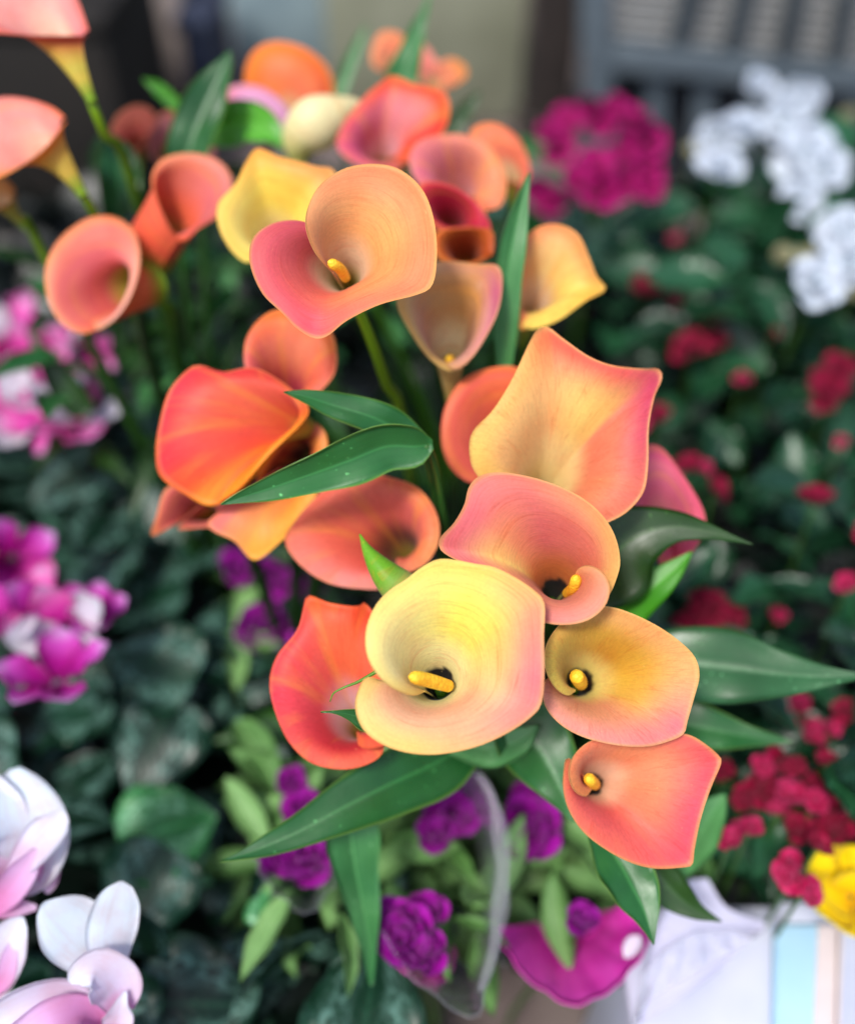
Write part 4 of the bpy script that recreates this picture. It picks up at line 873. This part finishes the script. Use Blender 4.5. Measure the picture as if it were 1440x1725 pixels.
big_flower([([(-30,1690,.54,18),(-5,1640,.53,34),(15,1590,.525,38),(30,1560,.524,24),(38,1545,.525,4)], WP, 10, .4),
            ([(-40,1535,.55,8),(-5,1532,.545,14),(30,1530,.543,14),(62,1530,.545,4)], PK_, 0, .3),
            ([(-30,1680,.54,12),(8,1650,.527,16),(18,1610,.525,14),(22,1580,.526,3)], PK_, 20, .3)], (0, 1760), (-20,1690,.54))
off = Vector(t.location)
for (x0, y0, x1, y1, hw, z, m) in ((200,1425,350,1360,52,.30,HB),(440,1560,440,1500,32,.31,HB),(230,1690,420,1690,75,.28,HL[0]),(270,1420,330,1470,30,.26,HB)):
    a, b = onz(x0, y0, z), onz(x1, y1, z + .015); d = b - a; L = np.linalg.norm(d)
    M = frame(a - np.array(off), nrm(np.array([0, -.25, 1])), 0, L / .068)
    yv = (M.to_3x3().inverted() @ Vector([float(q) for q in d])); hd = math.atan2(-yv.x, yv.y)
    inst('leaf', m, t, frame(a - np.array(off), nrm(np.array([0, -.25, 1])), hd, L / .068))

# ---- purple flowers in wraps at the bottom
PUR_T = rose_t('purple', .030, [(0, (70, 0, 76)), (.45, (130, 0, 128)), (.8, (166, 8, 164)), (1, (184, 40, 184))], ((5, 68, 1.0), (5, 48, .85), (4, 28, .66), (3, 14, .45)), .2)
t = thing('purple_flower_plant', 'potted plant with ruffled purple flowers and pale green leaves below the calla lilies', 'flowering plant', (.03, .30, 0))
for x, y, s in ((765,1375,1.15),(730,1330,.8),(760,1320,.7),(735,1410,.8),(895,1395,1.15),(900,1350,.8),(865,1420,.7),(520,1445,1.1),(480,1440,.8),(515,1365,.8),(490,1320,.6),(685,1575,1.0),(660,1555,.8),(710,1610,.8),(720,1540,.7),(980,1555,.6),(440,1065,1.2),(465,970,1.0),(400,960,.9),(520,990,.7)):
    p = onz(x, y, .34); rosette(t, p, nrm(toward(p, 1, .8) + RG.normal(0, .15, 3)), PUR_T, s * .72, RG, 'flower', 12)
    stalk(t, p, np.array([p[0] * .6 + .012, p[1] * .6 + .12, .02]), .0016)
scatter(t, LL, 250, (440, 1270, 1180, 1620), (.24, .335), .55, (.6, 1.0), RG, keep=lambda x, y, g: (y < (1500 if x > 830 else 1540) or (x < 820 and y < 1580 and x > 730)) and not (x > 1090 and y > 1450))
scatter(t, LL, 20, (380, 900, 520, 1250), (.24, .34), .5, (.7, 1.1), RG)

def loft(name, rims, mat, th, parent, n=48, m=14, wave=0.0, seed=0):
    """sheet through a few 3-D curves"""
    cs = [catmull([P(*k) for k in r], n)[0] for r in rims]
    A = np.stack(cs, 1); G = np.zeros((n, m, 3)); 
    for i in range(n): G[i] = catmull(A[i], m)[0] if len(rims) > 2 else A[i][0] * (1 - np.linspace(0, 1, m)[:, None]) + A[i][1] * np.linspace(0, 1, m)[:, None]
    if wave:
        rg = np.random.default_rng(seed); u = np.linspace(0, 1, n)[:, None]; v = np.linspace(0, 1, m)[None]
        w = np.sin(u * 37 + rg.uniform(0, 6) + 4 * v) * .6 + np.sin(u * 71 + 2 * v + rg.uniform(0, 6)) * .4
        N = nrm(np.cross(np.gradient(G, axis=0), np.gradient(G, axis=1))); G = G + N * (w * (1 - .6 * v) * wave)[..., None]
    st = np.stack(np.broadcast_arrays(np.linspace(-1, 1, n)[:, None] + 0 * np.linspace(0, 1, m)[None], np.linspace(0, 1, m)[None] + 0 * np.linspace(0, 1, n)[:, None]), -1)
    me = sheet(name, G, th, None, None, st)
    return put(name, me, parent, mat)
M_PINKP = plain_mat('magenta_paper', (232, 50, 184), (244, 84, 204), 40, 0.55, .25, trans=.2)
t = thing('paper_wrap', 'magenta paper wrap with a pointed corner beside the white box', 'wrapping paper', (0, 0, 0), 'magenta paper wraps')
loft('sheet', [[(838,1560,.61),(850,1600,.60),(895,1655,.59),(970,1694,.58),(1045,1655,.585),(1090,1590,.595),(1085,1545,.61),(1050,1520,.63)],
               [(872,1560,.640),(880,1580,.634),(915,1618,.626),(965,1642,.621),(1015,1612,.624),(1048,1576,.632),(1046,1548,.640),(1034,1532,.652)],
               [(905,1555,.68),(910,1562,.675),(935,1578,.67),(960,1586,.668),(985,1576,.668),(1005,1562,.672),(1008,1548,.68),(1000,1540,.69)]], M_PINKP, .0008, t, wave=.0012, seed=1)
t = thing('paper_wrap', 'smaller magenta paper wrap seen inside the clear cellophane', 'wrapping paper', (0, 0, 0), 'magenta paper wraps')
loft('sheet', [[(632,1570,.62),(655,1610,.615),(690,1645,.61),(725,1660,.605),(758,1640,.61),(765,1600,.62),(740,1560,.64)],
               [(662,1562,.648),(680,1592,.643),(700,1613,.64),(722,1622,.638),(740,1608,.64),(742,1586,.65),(728,1562,.662)],
               [(690,1570,.70),(697,1585,.70),(708,1595,.70),(718,1597,.70),(726,1592,.70),(726,1582,.70),(720,1574,.70)]], M_PINKP, .0008, t, wave=.001, seed=2)
t = thing('cellophane_wrap', 'clear cellophane wrap curving round the purple flowers at bottom centre', 'plastic wrap', (0, 0, 0))
loft('sheet', [[(640,1570,.575),(690,1640,.57),(745,1690,.565),(800,1712,.56),(828,1640,.555),(848,1540,.55),(854,1440,.55),(835,1345,.555),(795,1292,.565),(730,1285,.58)],
               [(665,1560,.62),(705,1615,.62),(750,1655,.615),(795,1670,.61),(815,1610,.605),(822,1520,.605),(826,1440,.605),(812,1360,.61),(780,1315,.62),(730,1310,.63)],
               [(690,1560,.70),(715,1590,.70),(750,1615,.70),(785,1620,.70),(795,1575,.70),(798,1510,.70),(800,1450,.70),(790,1395,.70),(765,1360,.70),(730,1355,.70)]], M_CELLO, .0005, t, wave=.0016, seed=3)
g_ = NT('cellophane_fold')
M_FOLD = g_.surf(g_.n('MixShader', i0=0.07, i1=g_.n('BsdfTransparent', Color=(1, 1, 1, 1)), i2=g_.n('BsdfPrincipled', Base__Color=(0.78, 0.76, 0.86, 1), Roughness=0.25)))
pts, _ = catmull([P(770,1288,.572), P(806,1306,.563), P(832,1355,.556), P(846,1440,.551), P(842,1530,.551), P(828,1610,.555), P(808,1670,.559)], 40)
put('folded_edge', tube('folded_edge', pts, .0012 + .0046 * np.sin(np.linspace(.1, 3.04, 40)) * (1 + .25 * np.sin(np.linspace(0, 22, 40))), 10), t, M_FOLD)
t = thing('cellophane_wrap', 'clear cellophane edge showing left of the purple flower under the longest leaf', 'plastic wrap', (0, 0, 0))
loft('sheet', [[(425,1440,.60),(450,1490,.597),(490,1525,.595),(520,1540,.595),(555,1500,.60),(575,1450,.61)],
               [(455,1420,.67),(475,1460,.67),(500,1485,.67),(520,1490,.67),(540,1470,.67),(550,1430,.67)]], M_CELLO, .0005, t, wave=.0016, seed=4)

# ---- white box top, sheets and the yellow flower at lower right
M_WHITE = plain_mat('white_plastic', (176, 182, 202), (198, 202, 218), 14, .5, .15)
M_SHEET = plain_mat('pale_sheet', (178, 178, 204), (206, 204, 224), 10, .45, .3, trans=.25)
ZT = .27
t = thing('foam_box', 'white box with a flat top in the lower right corner', 'box', onz(1290, 1640, 0))
o = np.array(t.location)
a, b, c, d = onz(1085, 1800, ZT), onz(1085, 1560, ZT), onz(1760, 1560, ZT), onz(1760, 1800, ZT)
x0, x1, y1 = a[0], onz(1560, 1600, ZT)[0], onz(1200, 1535, ZT)[1]
put('body', box_mesh('body', np.array([x0, y1 - .30, 0]) - o, (x1 - x0, 0, 0), (0, .30, 0), (0, 0, ZT - .02), .01), t, M_WHITE)
put('lid', box_mesh('lid', np.array([x0 - .004, y1 - .304, ZT - .018]) - o, (x1 - x0 + .008, 0, 0), (0, .308, 0), (0, 0, .02), .006), t, M_WHITE)
t = thing('plastic_sheet', 'crumpled translucent white sheet lying on the white box under the leaves', 'sheet', (0, 0, 0))
loft('sheet', [[(1075,1725,.60),(1085,1640,.605),(1110,1550,.61),(1150,1490,.62),(1190,1480,.625)],
               [(1150,1680,.605),(1180,1640,.605),(1200,1600,.61),(1210,1560,.615),(1225,1530,.62)],
               [(1225,1625,.61),(1245,1600,.612),(1275,1575,.615),(1285,1570,.618),(1290,1555,.622)]], M_SHEET, .001, t, wave=.0003, seed=5)
t = thing('cellophane_wrap', 'folded clear plastic corner lying on the white box', 'plastic wrap', (0, 0, 0))
loft('sheet', [[(1060,1760,.585),(1090,1690,.585),(1180,1635,.585),(1275,1578,.59)],[(1080,1640,.59),(1120,1600,.592),(1180,1570,.595),(1272,1572,.592)]], M_CELLO, .0012, t, wave=.002, seed=6)
t = thing('plastic_strip', 'pale blue plastic strip lying on the white box beside the yellow flower', 'strip', (0, 0, 0))
M_BLUE = plain_mat('pale_blue_plastic', (172, 216, 242), (192, 230, 250), 12, .35, .1, spec=.5, trans=.2)
A, B_ = onz(1343, 1560, ZT + .006), onz(1345, 1850, ZT + .006)
put('body', box_mesh('body', A - np.array([.018, 0, .004]), B_ - A, (.036, 0, 0), (0, 0, .011), .004), t, M_BLUE)
A2 = onz(1341, 1522, ZT + .006); put('end_flap', box_mesh('end_flap', A2 - np.array([.014, 0, .004]), (A - A2) * np.array([1, .96, 0]), (.028, 0, 0), (0, 0, .008), .003), t, M_WHITE)
M_BEI = plain_mat('beige_card', (196, 184, 184), (212, 200, 200), 20, .7)
t = thing('card_strip', 'narrow beige card strip right of the pale blue strip', 'card', (0, 0, 0))
a, b = onz(1388, 1560, ZT + .012), onz(1378, 1830, ZT + .012); put('strip', box_mesh('strip', a - np.array([.005, 0, .008]), b - a, (.014, 0, 0), (0, 0, .010), .001), t, M_BEI)
put('edge_fold', box_mesh('edge_fold', a + np.array([.0095, 0, -.008]), b - a, (.0025, 0, 0), (0, 0, .014), .0008), t, M_BEI)
YL_T = rose_t('yellow', .032, [(0, (220, 170, 0)), (.5, (246, 220, 0)), (1, (250, 232, 20))], ((5, 62, 1.0), (3, 34, .8)), .05)
t = thing('yellow_flower', 'bright yellow flower at the right edge above the white box', 'flower', onz(1420, 1510, .02))
p = onz(1432, 1512, .33); rosette(t, p, toward(p), YL_T, 1.05, RG, 'flower_head', 12); stalk(t, p, onz(1440, 1480, .01), .002)
t = thing('white_spot', 'tiny white spot on the magenta paper wrap', 'petal', (0, 0, 0))  # small white blade added as a pale spot on the wrap
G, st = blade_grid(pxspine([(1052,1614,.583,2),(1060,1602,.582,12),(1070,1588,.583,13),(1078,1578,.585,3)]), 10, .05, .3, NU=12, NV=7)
cf = np.tile(lin((236, 226, 240)), G.shape[:2] + (1,)); put('spot_blade', sheet('spot_blade', G, .0006, cf, cf, st), t, M_CYC)
